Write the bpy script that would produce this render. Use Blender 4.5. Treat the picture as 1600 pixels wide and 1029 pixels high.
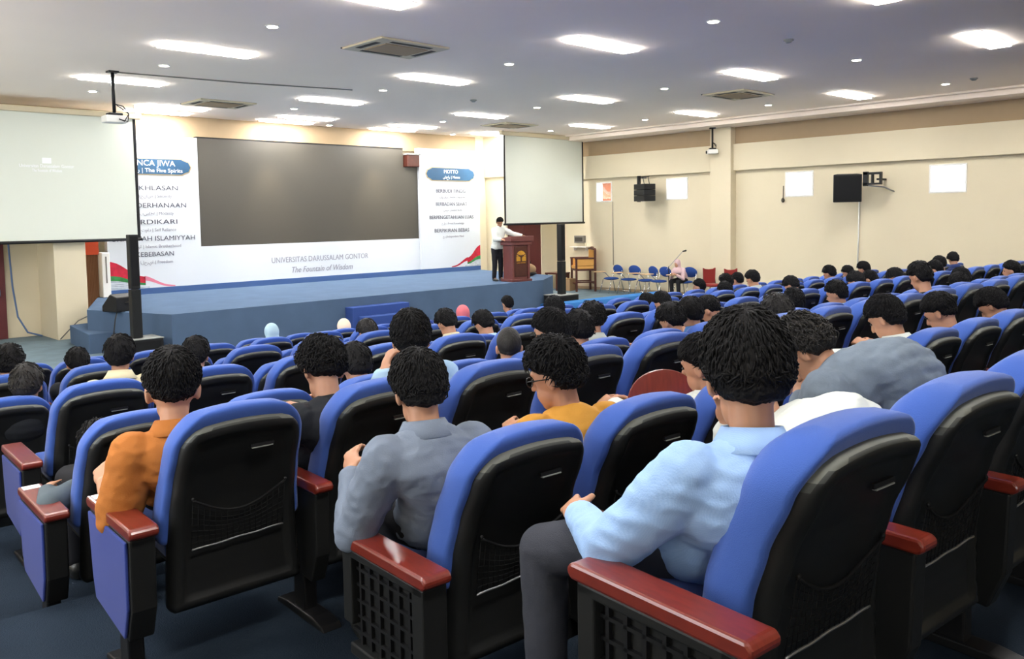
import bpy, bmesh, math, random
from math import pi, sin, cos, radians, sqrt
from mathutils import Vector, Matrix, noise

# ------------------------------------------------------------------ clear
for o in list(bpy.data.objects):
    bpy.data.objects.remove(o, do_unlink=True)
sc = bpy.context.scene
COL = sc.collection
random.seed(7)
V = Vector

# ------------------------------------------------------------------ camera
YAW, PITCH, ROLL = 0.764091461, -0.0684221101, -0.0165264815
_f = V((sin(YAW) * cos(PITCH), cos(YAW) * cos(PITCH), sin(PITCH)))
_r = V((cos(YAW), -sin(YAW), 0))
_u = _r.cross(_f)
_r2 = _r * cos(ROLL) + _u * sin(ROLL)
_u2 = -_r * sin(ROLL) + _u * cos(ROLL)
cd = bpy.data.cameras.new('camera')
cam = bpy.data.objects.new('camera', cd)
COL.objects.link(cam)
cm = Matrix(((_r2.x, _u2.x, -_f.x, 0), (_r2.y, _u2.y, -_f.y, 0), (_r2.z, _u2.z, -_f.z, 2.6), (0, 0, 0, 1)))
cam.matrix_world = cm
cd.sensor_fit = 'HORIZONTAL'
cd.sensor_width = 36.0
cd.lens = 36.0 * 1311.75 / 1600.0
cd.shift_y = (430.0 - 514.5) / 1600.0
cd.clip_start = 0.05
cd.clip_end = 200
sc.camera = cam

# ------------------------------------------------------------------ world and exposure
sc.view_settings.view_transform = 'Standard'
sc.view_settings.look = 'None'
sc.view_settings.exposure = 0.14
sc.view_settings.gamma = 1.0
sc.view_settings.use_curve_mapping = False
w = bpy.data.worlds.new('daylight')
sc.world = w
w.use_nodes = True
w.node_tree.nodes['Background'].inputs[0].default_value = (0.93, 0.97, 1.0, 1)
w.node_tree.nodes['Background'].inputs[1].default_value = 8.0
PANEL_E = 58.0
DOWN_E = 45.0


def area_lamp(name, loc, sx, sy, power, colour=(1, 0.97, 0.93)):
    l = bpy.data.lights.new(name, 'AREA')
    l.shape = 'RECTANGLE'
    l.size, l.size_y = sx, sy
    l.energy = power
    l.color = colour
    o = bpy.data.objects.new(name, l)
    o.location = loc
    COL.objects.link(o)
    return o


# ------------------------------------------------------------------ materials
MATS = {}


def srgb(r, g, b):
    def c(v):
        v /= 255.0
        return v / 12.92 if v <= 0.04045 else ((v + 0.055) / 1.055) ** 2.4
    return (c(r), c(g), c(b))


def mat(name, colour, rough=0.6, spec=0.5, metal=0.0, sheen=0.0, coat=0.0, bump=0.0, bscale=80.0, vary=0.0, vscale=4.0,
        stretch=None, emit=0.0, stripes=None, trans=0.0, sss=0.0):
    m = bpy.data.materials.new(name)
    m.use_nodes = True
    nt = m.node_tree
    b = nt.nodes['Principled BSDF']
    b.inputs['Base Color'].default_value = (*colour, 1)
    b.inputs['Roughness'].default_value = rough
    b.inputs['Specular IOR Level'].default_value = spec
    b.inputs['Metallic'].default_value = metal
    if sheen:
        b.inputs['Sheen Weight'].default_value = sheen
        b.inputs['Sheen Roughness'].default_value = 0.4
    if coat:
        b.inputs['Coat Weight'].default_value = coat
        b.inputs['Coat Roughness'].default_value = 0.12
    if sss:
        b.inputs['Subsurface Weight'].default_value = sss
        b.inputs['Subsurface Radius'].default_value = (0.012, 0.005, 0.003)
    if emit:
        b.inputs['Emission Color'].default_value = (*colour, 1)
        b.inputs['Emission Strength'].default_value = emit
    if trans:
        b.inputs['Transmission Weight'].default_value = trans
    tc = mp = None
    if bump or vary or stripes:
        tc = nt.nodes.new('ShaderNodeTexCoord')
        mp = nt.nodes.new('ShaderNodeMapping')
        nt.links.new(tc.outputs['Object'], mp.inputs['Vector'])
        if stretch:
            mp.inputs['Scale'].default_value = stretch
    if vary:
        n = nt.nodes.new('ShaderNodeTexNoise')
        n.inputs['Scale'].default_value = vscale
        n.inputs['Detail'].default_value = 5
        nt.links.new(mp.outputs[0], n.inputs['Vector'])
        cr = nt.nodes.new('ShaderNodeMapRange')
        cr.inputs['From Min'].default_value = 0.3
        cr.inputs['From Max'].default_value = 0.7
        cr.inputs['To Min'].default_value = 1 - vary
        cr.inputs['To Max'].default_value = 1 + vary
        nt.links.new(n.outputs[0], cr.inputs['Value'])
        mx = nt.nodes.new('ShaderNodeVectorMath')
        mx.operation = 'SCALE'
        mx.inputs[0].default_value = colour
        nt.links.new(cr.outputs[0], mx.inputs['Scale'])
        nt.links.new(mx.outputs[0], b.inputs['Base Color'])
    if stripes:
        wv = nt.nodes.new('ShaderNodeTexWave')
        wv.bands_direction = 'X'
        wv.inputs['Scale'].default_value = stripes[0]
        wv.inputs['Distortion'].default_value = 0.3
        wv.inputs['Detail'].default_value = 0.0
        nt.links.new(tc.outputs['Object'], wv.inputs['Vector'])
        rp = nt.nodes.new('ShaderNodeMix')
        rp.data_type = 'RGBA'
        rp.inputs[6].default_value = (*colour, 1)
        rp.inputs[7].default_value = (*stripes[1], 1)
        nt.links.new(wv.outputs['Fac'], rp.inputs[0])
        nt.links.new(rp.outputs[2], b.inputs['Base Color'])
    if bump:
        n = nt.nodes.new('ShaderNodeTexNoise')
        n.inputs['Scale'].default_value = bscale
        n.inputs['Detail'].default_value = 4
        nt.links.new(mp.outputs[0], n.inputs['Vector'])
        bp = nt.nodes.new('ShaderNodeBump')
        bp.inputs['Strength'].default_value = bump
        bp.inputs['Distance'].default_value = 0.01
        nt.links.new(n.outputs[0], bp.inputs['Height'])
        nt.links.new(bp.outputs[0], b.inputs['Normal'])
    MATS[name] = m
    return m


M_CREAM = mat('cream_paint', srgb(216, 204, 176), 0.75, 0.3, bump=0.05, bscale=30, vary=0.02, vscale=0.7)
M_TAN = mat('tan_paint', srgb(164, 142, 113), 0.75, 0.3, vary=0.02)
M_WHITEP = mat('white_paint', srgb(240, 238, 232), 0.6, 0.3)
M_CEIL = mat('ceiling_paint', srgb(254, 238, 222), 0.85, 0.2, vary=0.015, vscale=0.5)
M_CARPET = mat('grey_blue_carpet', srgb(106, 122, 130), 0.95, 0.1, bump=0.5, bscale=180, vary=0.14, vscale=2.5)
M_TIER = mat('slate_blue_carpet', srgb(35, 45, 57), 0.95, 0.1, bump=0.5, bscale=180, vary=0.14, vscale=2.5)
M_STAGE = mat('blue_stage_carpet', srgb(82, 101, 126), 0.95, 0.1, bump=0.4, bscale=160, vary=0.06, vscale=2)
M_STEP = mat('royal_blue_carpet', srgb(58, 80, 140), 0.95, 0.1, bump=0.4, bscale=160)
M_STRIP = mat('blue_plinth', srgb(60, 88, 134), 0.7, 0.3)
M_BLUE = mat('blue_upholstery', srgb(62, 93, 170), 0.85, 0.2, sheen=0.25, bump=0.25, bscale=420, vary=0.05, vscale=5)
M_BLUE2 = mat('blue_side_fabric', srgb(42, 58, 130), 0.85, 0.2, sheen=0.2, bump=0.2, bscale=420)
M_SHELL = mat('black_plastic', (0.0115, 0.012, 0.012), 0.48, 0.25, bump=0.06, bscale=500)
M_RIMLIT = mat('dusty_black_plastic', srgb(98, 100, 94), 0.6, 0.3)  # ceiling-light highlight on the shell's top rim, painted in as grey
M_RIMLIT2 = mat('worn_black_plastic', srgb(58, 60, 58), 0.55, 0.3)  # dimmer step of the same painted rim highlight
M_BLACK = mat('black_metal', (0.009, 0.009, 0.010), 0.45, 0.3)
M_NET = mat('black_elastic_net', (0.014, 0.014, 0.015), 0.8, 0.1)
M_GREY = mat('worn_grey_edge', srgb(140, 142, 138), 0.5, 0.5)
M_WOOD = mat('lacquered_red_wood', srgb(112, 38, 26), 0.32, 0.5, coat=0.5, vary=0.18, vscale=14, stretch=(6, 1, 1))
M_WOODD = mat('dark_wood', srgb(72, 34, 24), 0.4, 0.5, vary=0.15, vscale=10)
M_LECT = mat('mahogany_lectern_wood', srgb(104, 54, 50), 0.4, 0.5, vary=0.15, vscale=8, stretch=(4, 4, 1))
M_DOOR = mat('maroon_door_paint', srgb(92, 38, 40), 0.5, 0.4, vary=0.06)
M_GOLD = mat('gold_emblem', srgb(214, 160, 60), 0.4, 0.5, metal=0.4)
M_WHITE = mat('white_banner', srgb(206, 210, 214), 0.6, 0.3)
M_SCREEN = mat('projection_fabric', srgb(214, 218, 206), 0.8, 0.2)
M_LED = mat('dark_led_wall', srgb(70, 66, 58), 0.45, 0.5, bump=0.05, bscale=200)
M_INK = mat('dark_lettering', srgb(84, 84, 96), 0.7, 0.2)
M_INKG = mat('grey_lettering', srgb(140, 140, 150), 0.7, 0.2)
M_WINK = mat('white_lettering', srgb(245, 246, 250), 0.6, 0.2)
M_PLAQUE = mat('blue_plaque', srgb(42, 78, 108), 0.5, 0.3, vary=0.2, vscale=1.5)
M_GOLDL = mat('gold_edge', srgb(180, 160, 120), 0.5, 0.4)
M_FRED = mat('printed_red', srgb(176, 30, 52), 0.6, 0.3, vary=0.3, vscale=7)
M_FGREEN = mat('printed_green', srgb(52, 126, 66), 0.6, 0.3, vary=0.3, vscale=7)
M_FGREY = mat('printed_silver', srgb(170, 178, 186), 0.6, 0.3, vary=0.25, vscale=9)
M_FPINK = mat('printed_pink', srgb(214, 120, 140), 0.6, 0.3)
M_CHROME = mat('chrome', (0.75, 0.75, 0.76), 0.2, 0.5, metal=1.0)
M_STEEL = mat('grey_steel', (0.32, 0.32, 0.33), 0.4, 0.5, metal=0.7)
M_PLASTW = mat('white_plastic', srgb(232, 230, 224), 0.45, 0.4)
M_PLASTB = mat('beige_plastic', srgb(205, 192, 162), 0.5, 0.4)
M_DKSLOT = mat('dark_slot', srgb(70, 66, 60), 0.7, 0.2)
M_TABLET = mat('pale_wood_tablet', srgb(206, 172, 128), 0.5, 0.4)
M_CHBLUE = mat('blue_chair_fabric', srgb(42, 72, 138), 0.85, 0.2)
M_REDV = mat('red_vinyl', srgb(136, 40, 38), 0.5, 0.4)
M_TANV = mat('tan_upholstery', srgb(200, 148, 76), 0.6, 0.4)
M_CARD = mat('brown_cardboard', srgb(150, 122, 92), 0.8, 0.2)
M_AZURE = mat('azure_cloth', srgb(50, 112, 168), 0.8, 0.2)
M_CABLE = mat('blue_cable', srgb(86, 110, 150), 0.5, 0.3)
M_GCABLE = mat('grey_cable', srgb(120, 116, 108), 0.6, 0.3)
M_PANEL = mat('lit_diffuser', (1.0, 0.985, 0.96), 0.5, 0.2, emit=PANEL_E)
M_DOWN = mat('lit_downlight', (1.0, 0.93, 0.8), 0.5, 0.2, emit=DOWN_E)
M_GLASS = mat('window_glass', (0.95, 0.97, 1.0), 0.05, 0.5)
_nt = M_GLASS.node_tree
_tr = _nt.nodes.new('ShaderNodeBsdfTransparent')
_mx = _nt.nodes.new('ShaderNodeMixShader')
_mx.inputs[0].default_value = 0.08
_gl = _nt.nodes.new('ShaderNodeBsdfGlossy')
_gl.inputs['Roughness'].default_value = 0.03
_nt.links.new(_tr.outputs[0], _mx.inputs[1])
_nt.links.new(_gl.outputs[0], _mx.inputs[2])
_nt.links.new(_mx.outputs[0], _nt.nodes['Material Output'].inputs['Surface'])
M_BRICK = mat('terracotta_render', srgb(112, 64, 44), 0.85, 0.2, vary=0.2, vscale=2)
M_SKIN = mat('skin', srgb(182, 134, 106), 0.5, 0.4, sss=0.12, vary=0.05, vscale=20)
M_SKIN2 = mat('tanned_skin', srgb(158, 112, 86), 0.5, 0.4, sss=0.12, vary=0.05, vscale=20)
M_HAIR = mat('black_hair', (0.006, 0.0056, 0.006), 0.65, 0.14, bump=0.5, bscale=110, stretch=(1, 1, 0.25))
M_HAIRB = mat('dark_brown_hair', (0.010, 0.0082, 0.0072), 0.55, 0.3, bump=0.5, bscale=90, stretch=(1, 1, 0.3))
M_EYE = mat('dark_eye', (0.01, 0.008, 0.008), 0.2, 0.5)
M_TROU = mat('charcoal_trousers', srgb(56, 58, 66), 0.85, 0.2, bump=0.2, bscale=300)
M_TROUB = mat('black_trousers', srgb(30, 30, 34), 0.85, 0.2)
M_SHOE = mat('dark_shoe_leather', srgb(36, 36, 34), 0.4, 0.5)
CL = dict(bscale=220, bump=0.15)
M_SH = dict(
    lightblue=mat('light_blue_striped_cloth', srgb(146, 178, 222), 0.85, 0.2, stripes=(95.0, srgb(152, 183, 225)), **CL),
    slate=mat('slate_grey_cloth', srgb(112, 122, 138), 0.85, 0.2, vary=0.05, vscale=8, **CL),
    steel=mat('blue_grey_cloth', srgb(112, 124, 138), 0.85, 0.2, vary=0.08, vscale=25, **CL),
    yellow=mat('mustard_cloth', srgb(194, 140, 58), 0.85, 0.2, **CL),
    orange=mat('orange_brown_cloth', srgb(170, 104, 48), 0.85, 0.2, **CL),
    black=mat('black_cloth', srgb(34, 36, 40), 0.85, 0.2, **CL),
    white=mat('white_cloth', srgb(204, 208, 202), 0.85, 0.2, **CL),
    cream=mat('cream_cloth', srgb(206, 196, 162), 0.85, 0.2, **CL),
    paleblue=mat('pale_blue_cloth', srgb(160, 190, 216), 0.85, 0.2, **CL),
    navy=mat('navy_cloth', srgb(38, 52, 96), 0.85, 0.2, **CL),
    grey=mat('pale_grey_cloth', srgb(176, 182, 176), 0.85, 0.2, **CL),
    darkgrey=mat('dark_grey_cloth', srgb(84, 94, 100), 0.85, 0.2, **CL),
    blue=mat('mid_blue_cloth', srgb(72, 120, 178), 0.85, 0.2, **CL),
    maroon=mat('maroon_cloth', srgb(92, 28, 44), 0.85, 0.2, **CL),
    teal=mat('teal_cloth', srgb(40, 130, 150), 0.85, 0.2, **CL),
    pink=mat('rose_cloth', srgb(212, 112, 118), 0.85, 0.2, **CL),
    mauve=mat('dusty_pink_cloth', srgb(206, 176, 180), 0.85, 0.2, **CL),
    peach=mat('pale_peach_cloth', srgb(240, 218, 190), 0.85, 0.2, **CL),
    beige=mat('beige_cloth', srgb(186, 180, 150), 0.85, 0.2, **CL),
    skyl=mat('pale_aqua_cloth', srgb(178, 206, 214), 0.85, 0.2, **CL),
)


# ------------------------------------------------------------------ mesh helpers
class MB:
    def __init__(s):
        s.v = []
        s.f = []

    def add(s, vs, fs):
        n = len(s.v)
        s.v.extend([tuple(p) for p in vs])
        s.f.extend([tuple(n + i for i in f) for f in fs])
        return s

    def box(s, x0, x1, y0, y1, z0, z1):
        vs = [(x0, y0, z0), (x1, y0, z0), (x1, y1, z0), (x0, y1, z0), (x0, y0, z1), (x1, y0, z1), (x1, y1, z1), (x0, y1, z1)]
        return s.add(vs, [(0, 3, 2, 1), (4, 5, 6, 7), (0, 1, 5, 4), (1, 2, 6, 5), (2, 3, 7, 6), (3, 0, 4, 7)])

    def prism(s, pts, axis, a, b):
        """pts: 2D polygon; extruded along axis (0 x, 1 y, 2 z) from a to b."""
        n = len(pts)

        def P(p, t):
            if axis == 0:
                return (t, p[0], p[1])
            if axis == 1:
                return (p[0], t, p[1])
            return (p[0], p[1], t)
        vs = [P(p, a) for p in pts] + [P(p, b) for p in pts]
        fs = [tuple(range(n)), tuple(range(2 * n - 1, n - 1, -1))]
        fs += [(i, n + i, n + (i + 1) % n, (i + 1) % n) for i in range(n)]
        return s.add(vs, fs)

    def tube(s, pts, r, seg=8, closed=False):
        pts = [V(p) for p in pts]
        n = len(pts)
        rs = r if isinstance(r, (list, tuple)) else [r] * n
        vs = []
        up = V((0, 0, 1))
        prev = None
        for i, p in enumerate(pts):
            if closed:
                t = pts[(i + 1) % n] - pts[i - 1]
            else:
                t = pts[min(i + 1, n - 1)] - pts[max(i - 1, 0)]
            t.normalize()
            if prev is None:
                a = t.orthogonal().normalized()
            else:
                a = (prev - t * prev.dot(t))
                a = a.normalized() if a.length > 1e-6 else t.orthogonal().normalized()
            prev = a
            b = t.cross(a)
            for k in range(seg):
                th = 2 * pi * k / seg
                vs.append(p + (a * cos(th) + b * sin(th)) * rs[i])
        fs = []
        m = n if closed else n - 1
        for i in range(m):
            j = (i + 1) % n
            for k in range(seg):
                k2 = (k + 1) % seg
                fs.append((i * seg + k, i * seg + k2, j * seg + k2, j * seg + k))
        if not closed:
            fs.append(tuple(range(seg - 1, -1, -1)))
            fs.append(tuple((n - 1) * seg + k for k in range(seg)))
        return s.add(vs, fs)

    def ell(s, c, r, rot=None, seg=14, rings=9):
        c = V(c)
        vs = [(0, 0, -1)]
        for i in range(1, rings):
            ph = -pi / 2 + pi * i / rings
            for k in range(seg):
                th = 2 * pi * k / seg
                vs.append((cos(ph) * cos(th), cos(ph) * sin(th), sin(ph)))
        vs.append((0, 0, 1))
        out = []
        for p in vs:
            q = V((p[0] * r[0], p[1] * r[1], p[2] * r[2]))
            if rot is not None:
                q = rot @ q
            out.append(c + q)
        fs = [(0, 1 + (k + 1) % seg, 1 + k) for k in range(seg)]
        for i in range(rings - 2):
            for k in range(seg):
                a = 1 + i * seg
                fs.append((a + k, a + (k + 1) % seg, a + seg + (k + 1) % seg, a + seg + k))
        a = 1 + (rings - 2) * seg
        fs += [(a + k, a + (k + 1) % seg, len(vs) - 1) for k in range(seg)]
        return s.add(out, fs)

    def chain(s, pts, rs, seg=10):
        """tapered limb: a tube plus a ball at each joint, closed volumes that a remesh joins."""
        for i in range(len(pts) - 1):
            s.tube([pts[i], pts[i + 1]], [rs[i], rs[i + 1]], seg)
        for p, r in zip(pts, rs):
            s.ell(p, (r, r, r), None, seg, 7)
        return s

    def build(s, name, m, parent=None, smooth=False, bevel=0.0, bseg=2, loc=None):
        me = bpy.data.meshes.new(name)
        me.from_pydata(s.v, [], s.f)
        me.validate()
        if m is not None:
            me.materials.append(m)
        bm = bmesh.new()
        bm.from_mesh(me)
        bmesh.ops.recalc_face_normals(bm, faces=bm.faces)
        bm.to_mesh(me)
        bm.free()
        if smooth:
            me.polygons.foreach_set('use_smooth', [True] * len(me.polygons))
        me.update()
        o = bpy.data.objects.new(name, me)
        COL.objects.link(o)
        if parent is not None:
            o.parent = parent
        if loc is not None:
            o.location = loc
        if bevel:
            b = o.modifiers.new('bevel', 'BEVEL')
            b.width = bevel
            b.segments = bseg
            b.limit_method = 'ANGLE'
            b.angle_limit = radians(40)
        return o


def tag(o, label=None, cat=None, group=None, kind=None):
    if label:
        o['label'] = label
    if cat:
        o['category'] = cat
    if group:
        o['group'] = group
    if kind:
        o['kind'] = kind
    return o


def thing(name, label, cat, loc=(0, 0, 0), rz=0.0, group=None):
    o = bpy.data.objects.new(name, None)
    o.empty_display_size = 0.2
    COL.objects.link(o)
    o.location = loc
    o.rotation_euler = (0, 0, rz)
    return tag(o, label, cat, group)


def struct(o):
    o['kind'] = 'structure'
    return o


KIDS = {}


def dup(root, name, loc, rz, label, group, skip=()):
    r = root.copy()
    r.name = name
    COL.objects.link(r)
    r.location = loc
    r.rotation_euler = (0, 0, rz)
    tag(r, label, None, group)
    for ch in list(root.children):
        if ch.name.split('.')[0] in skip:
            continue
        c = ch.copy()
        COL.objects.link(c)
        c.parent = r
        for g in list(ch.children):
            d = g.copy()
            COL.objects.link(d)
            d.parent = c
    return r


ORD = ['', 'first', 'second', 'third', 'fourth', 'fifth', 'sixth', 'seventh', 'eighth', 'ninth', 'tenth', 'eleventh', 'twelfth',
       'thirteenth', 'fourteenth', 'fifteenth', 'sixteenth', 'seventeenth', 'eighteenth', 'nineteenth', 'twentieth',
       'twenty-first', 'twenty-second', 'twenty-third', 'twenty-fourth', 'twenty-fifth', 'twenty-sixth', 'twenty-seventh',
       'twenty-eighth', 'twenty-ninth', 'thirtieth', 'thirty-first']

# ------------------------------------------------------------------ the hall: seat rows and tiers
SLOPE = -0.045
ANG = math.atan(SLOPE)
ROW_C = [0.93, 2.05, 3.09, 4.10, 5.07, 6.0, 6.93, 7.85, 8.8, 9.65, 10.5]
ROW_Z = [1.145, 0.925, 0.925, 0.735, 0.735, 0.545, 0.545, 0.325, 0.325, 0.085, 0.085]
ROW_X0 = [1.90, 1.94, 1.44, 1.43, 1.575, 1.30, 1.50, 1.75, 1.9, 2.2, 2.5]
ROW_W = [0.68, 0.65, 0.648, 0.645, 0.636, 0.63, 0.63, 0.64, 0.65, 0.65, 0.66]
ROW_N = [4, 9, 15, 20, 25, 28, 28, 27, 27, 16, 16]
CEIL = 5.4
XR = 22.8
XL = -1.1
YB = -7.0


def row_y(i, x):
    return ROW_C[i] + SLOPE * x


# floor: one stepped mesh (flat front floor, a tier for each pair of rows)
fb = MB()
tb_ = MB()
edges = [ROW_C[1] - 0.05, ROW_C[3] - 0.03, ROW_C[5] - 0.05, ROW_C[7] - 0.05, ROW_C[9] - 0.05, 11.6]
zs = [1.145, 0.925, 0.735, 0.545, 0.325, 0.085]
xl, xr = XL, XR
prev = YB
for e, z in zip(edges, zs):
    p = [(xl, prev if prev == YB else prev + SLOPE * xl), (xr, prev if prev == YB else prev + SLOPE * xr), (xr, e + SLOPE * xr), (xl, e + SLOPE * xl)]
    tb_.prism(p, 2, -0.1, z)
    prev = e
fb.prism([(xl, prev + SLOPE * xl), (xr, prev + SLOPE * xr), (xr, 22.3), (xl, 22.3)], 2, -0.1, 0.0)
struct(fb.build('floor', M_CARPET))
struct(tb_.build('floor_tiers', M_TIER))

# ceiling with a slightly lower border along the right wall
struct(MB().box(XL, XR + 0.2, YB, 22.3, CEIL, CEIL + 0.15).build('ceiling', M_CEIL))
struct(MB().box(21.75, XR, YB, 21.0, CEIL - 0.17, CEIL).box(21.55, 21.75, YB, 21.0, CEIL - 0.05, CEIL).build('trim_1', M_CEIL, bevel=0.01))

# walls
FILL_WINDOWS = [(16.4, 19.6), (11.6, 14.8), (2.6, 5.6), (-3.0, -1.4)]  # unseen windows added to bring fill light to ceiling and near seats
lw = MB()
yy = 22.3
for a, b in FILL_WINDOWS:
    lw.box(XL - 0.2, XL, b, yy, -0.1, CEIL).box(XL - 0.2, XL, a, b, -0.1, 1.9).box(XL - 0.2, XL, a, b, 4.6, CEIL)
    yy = a
lw.box(XL - 0.2, XL, YB, yy, -0.1, CEIL)
struct(lw.build('wall_left', M_CREAM))
for i, (a, b) in enumerate(FILL_WINDOWS):
    f = MB().box(XL - 0.12, XL - 0.04, a, b, 1.9, 1.96).box(XL - 0.12, XL - 0.04, a, b, 4.54, 4.6)
    for k in range(4):
        y = a + (b - a - 0.06) * k / 3
        f.box(XL - 0.12, XL - 0.04, y, y + 0.06, 1.96, 4.54)
    wo = struct(f.build('window_%d' % (i + 5), M_PLASTW))  # added fill-light window, out of view
    MB().box(XL - 0.085, XL - 0.08, a + 0.06, b - 0.06, 1.96, 4.54).build('pane', M_GLASS, wo)
    l = bpy.data.lights.new('window_portal', 'AREA')
    l.shape = 'RECTANGLE'
    l.size, l.size_y = b - a, 2.7
    l.cycles.is_portal = True
    lo = bpy.data.objects.new('window_portal', l)
    COL.objects.link(lo)
    lo.location = (XL - 0.15, (a + b) / 2, 3.25)
    lo.rotation_euler = (pi / 2, 0, -pi / 2)
struct(MB().box(XL - 0.2, XR + 0.2, YB - 0.2, YB, -0.1, CEIL).build('wall_back', M_CREAM))
fw = MB().box(XL, XR + 0.2, 22.1, 22.3, -0.1, CEIL)
fw.box(19.42, 19.87, 22.0, 22.1, -0.1, CEIL)
fw.box(19.87, XR, 21.0, 22.1, 2.42, CEIL).box(19.87, 19.95, 21.0, 22.1, -0.1, 2.42)
fw.box(19.79, 19.87, 21.0, 22.0, 4.01, CEIL)
fw.box(21.62, XR, 21.0, 22.1, -0.1, 2.42)
struct(fw.build('wall_front', M_CREAM))
struct(MB().box(5.64, 6.31, 20.8, 22.1, -0.1, 4.78).build('wall_front_pier', M_CREAM))
# tan band under the ceiling
struct(MB().box(XL, 19.75, 22.02, 22.1, 4.8, CEIL).build('trim_2', M_TAN))

# right wall with four small windows
WINS = [(18.70, 19.42, 3.10, 3.80), (15.58, 16.42, 3.10, 3.80), (11.35, 12.22, 3.07, 3.80), (7.32, 8.22, 3.05, 3.78)]
rw = MB()
ys = [21.0]
for (a, b, c, d) in WINS:
    rw.box(XR, XR + 0.2, b, ys[-1], -0.1, CEIL)
    rw.box(XR, XR + 0.2, a, b, -0.1, c).box(XR, XR + 0.2, a, b, d, CEIL)
    ys.append(a)
rw.box(XR, XR + 0.2, YB, ys[-1], -0.1, CEIL)
struct(rw.build('wall_right', M_CREAM))
beam = MB().box(XR - 0.16, XR, YB, 13.84, 3.92, 4.72).box(XR - 0.16, XR, 14.56, 21.0, 3.92, 4.72)
struct(beam.build('trim_3', M_CREAM, bevel=0.01))
struct(MB().box(XR - 0.04, XR, YB, 13.84, 4.72, CEIL - 0.17).box(XR - 0.04, XR, 14.56, 21.0, 4.72, CEIL - 0.17).build('trim_4', M_TAN))
struct(MB().box(XR - 0.3, XR, 13.84, 14.56, -0.1, CEIL - 0.17).build('wall_right_pillar', M_CREAM, bevel=0.01))
struct(MB().box(XR - 0.02, XR, YB, 13.84, 0.0, 0.1).box(XR - 0.02, XR, 14.56, 21.0, 0.0, 0.1).build('baseboard_right', M_TAN))
for i, (a, b, c, d) in enumerate(WINS):
    f = MB()
    t = 0.045
    f.box(XR - 0.015, XR + 0.08, a, b, c, c + t).box(XR - 0.015, XR + 0.08, a, b, d - t, d)
    f.box(XR - 0.015, XR + 0.08, a, a + t, c + t, d - t).box(XR - 0.015, XR + 0.08, b - t, b, c + t, d - t)
    fo = struct(f.build('window_%d' % (i + 1), M_PLASTW, bevel=0.004))
    g = MB().box(-0.004, 0.004, a + t, b - t, -(d - c) + 2 * t, 0.0).build('pane', M_GLASS, fo)
    g.location = (XR + 0.06, 0, d - t)
    if i == 0:
        g.rotation_euler = (0, radians(-28), 0)
# neighbouring house seen through the first window
hs = thing('neighbouring_house', 'terracotta house wall seen through the small window beside the projection screen', 'house', (27.5, 21.0, 0))
MB().box(-1.6, 1.2, -0.15, 0.75, -2.0, 3.9).build('wall', M_BRICK, hs)
MB().prism([(-1.7, 3.9), (1.3, 3.9), (1.3, 4.02), (-1.7, 4.02)], 1, -0.2, 0.85).build('roof_edge', M_BRICK, hs)

# doors
d1 = struct(MB().box(20.8, 21.62, 21.04, 21.1, 0.0, 2.42).build('door_1', M_DOOR))
d2 = struct(MB().box(19.95, 20.79, 21.04, 21.1, 0.0, 2.42).build('door_2', M_DOOR))
MB().box(20.86, 20.885, 20.98, 21.05, 1.0, 1.2).build('door_handle', M_CHROME, d1)
d3 = struct(MB().box(4.0, 4.92, 22.0, 22.1, 0.0, 2.7).build('door_3', M_DOOR, bevel=0.01))
MB().box(4.75, 4.8, 21.94, 22.0, 1.0, 1.15).build('door_handle', M_CHROME, d3)

# ------------------------------------------------------------------ stage
STG = 0.82
sp = [(5.68, 18.83), (6.5, 16.45), (17.13, 16.6), (18.7, 17.7), (19.42, 22.1), (6.95, 22.1)]
struct(MB().prism(sp, 2, 0.0, STG).build('stage_floor', M_STAGE))
st = thing('stage_steps', 'royal blue carpeted steps built against the front of the stage', 'steps', (11.35, 16.25, 0))
MB().box(-0.85, 0.75, -0.05, 0.27, 0.0, 0.62).build('upper_step', M_STEP, st, bevel=0.012)
MB().box(-0.7, 0.9, -0.33, -0.05, 0.0, 0.41).build('middle_step', M_STEP, st, bevel=0.012)
MB().box(-0.55, 1.05, -0.6, -0.33, 0.0, 0.2).build('lower_step', M_STEP, st, bevel=0.012)
s2 = MB().prism([(5.44, 18.0), (5.94, 18.0), (5.67, 18.83), (6.2, 20.2), (5.68, 20.05)], 2, 0.0, 0.4).build('side_step', M_STAGE, bevel=0.01)
tag(s2, 'low blue carpeted step beside the end of the stage near the beige pier', 'step')

# backdrop with printed panels
BY = 21.9
bd = thing('stage_backdrop', 'white printed stage backdrop with blue plaques around the dark screen', 'backdrop', (13.2, BY, STG))


def bx(name, m, x0, x1, y0, y1, z0, z1, par=bd, bevel=0.0):
    """box given in hall coordinates, parented to the backdrop."""
    return MB().box(x0 - 13.2, x1 - 13.2, y0 - BY, y1 - BY, z0 - STG, z1 - STG).build(name, m, par, bevel=bevel)


bx('plinth_strip', M_STRIP, 7.12, 19.36, BY - 0.14, BY + 0.1, STG, STG + 0.15)
lp = bx('end_panel', M_WHITE, 7.12, 9.48, BY - 0.1, BY + 0.1, STG + 0.15, 4.83)
rp = bx('end_panel', M_WHITE, 16.78, 19.36, BY - 0.14, BY + 0.1, STG + 0.15, 4.90)
cp = bx('lower_panel', M_WHITE, 9.48, 16.78, BY - 0.06, BY + 0.1, STG + 0.15, 1.98)
led = MB().box(9.5, 16.2, BY - 0.05, BY + 0.1, 1.98, 4.84).build('screen_face', M_LED)
ledt = thing('led_display', 'large dark grey display in the middle of the white stage backdrop', 'display', (13.1, BY, 1.98))
led.parent = ledt
led.matrix_parent_inverse = Matrix.Translation((-13.1, -BY, -1.98))
l2 = MB().box(3.1, 3.66, -0.05, 0.1, 0.0, 2.3).build('screen_face', M_LED, ledt)
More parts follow.
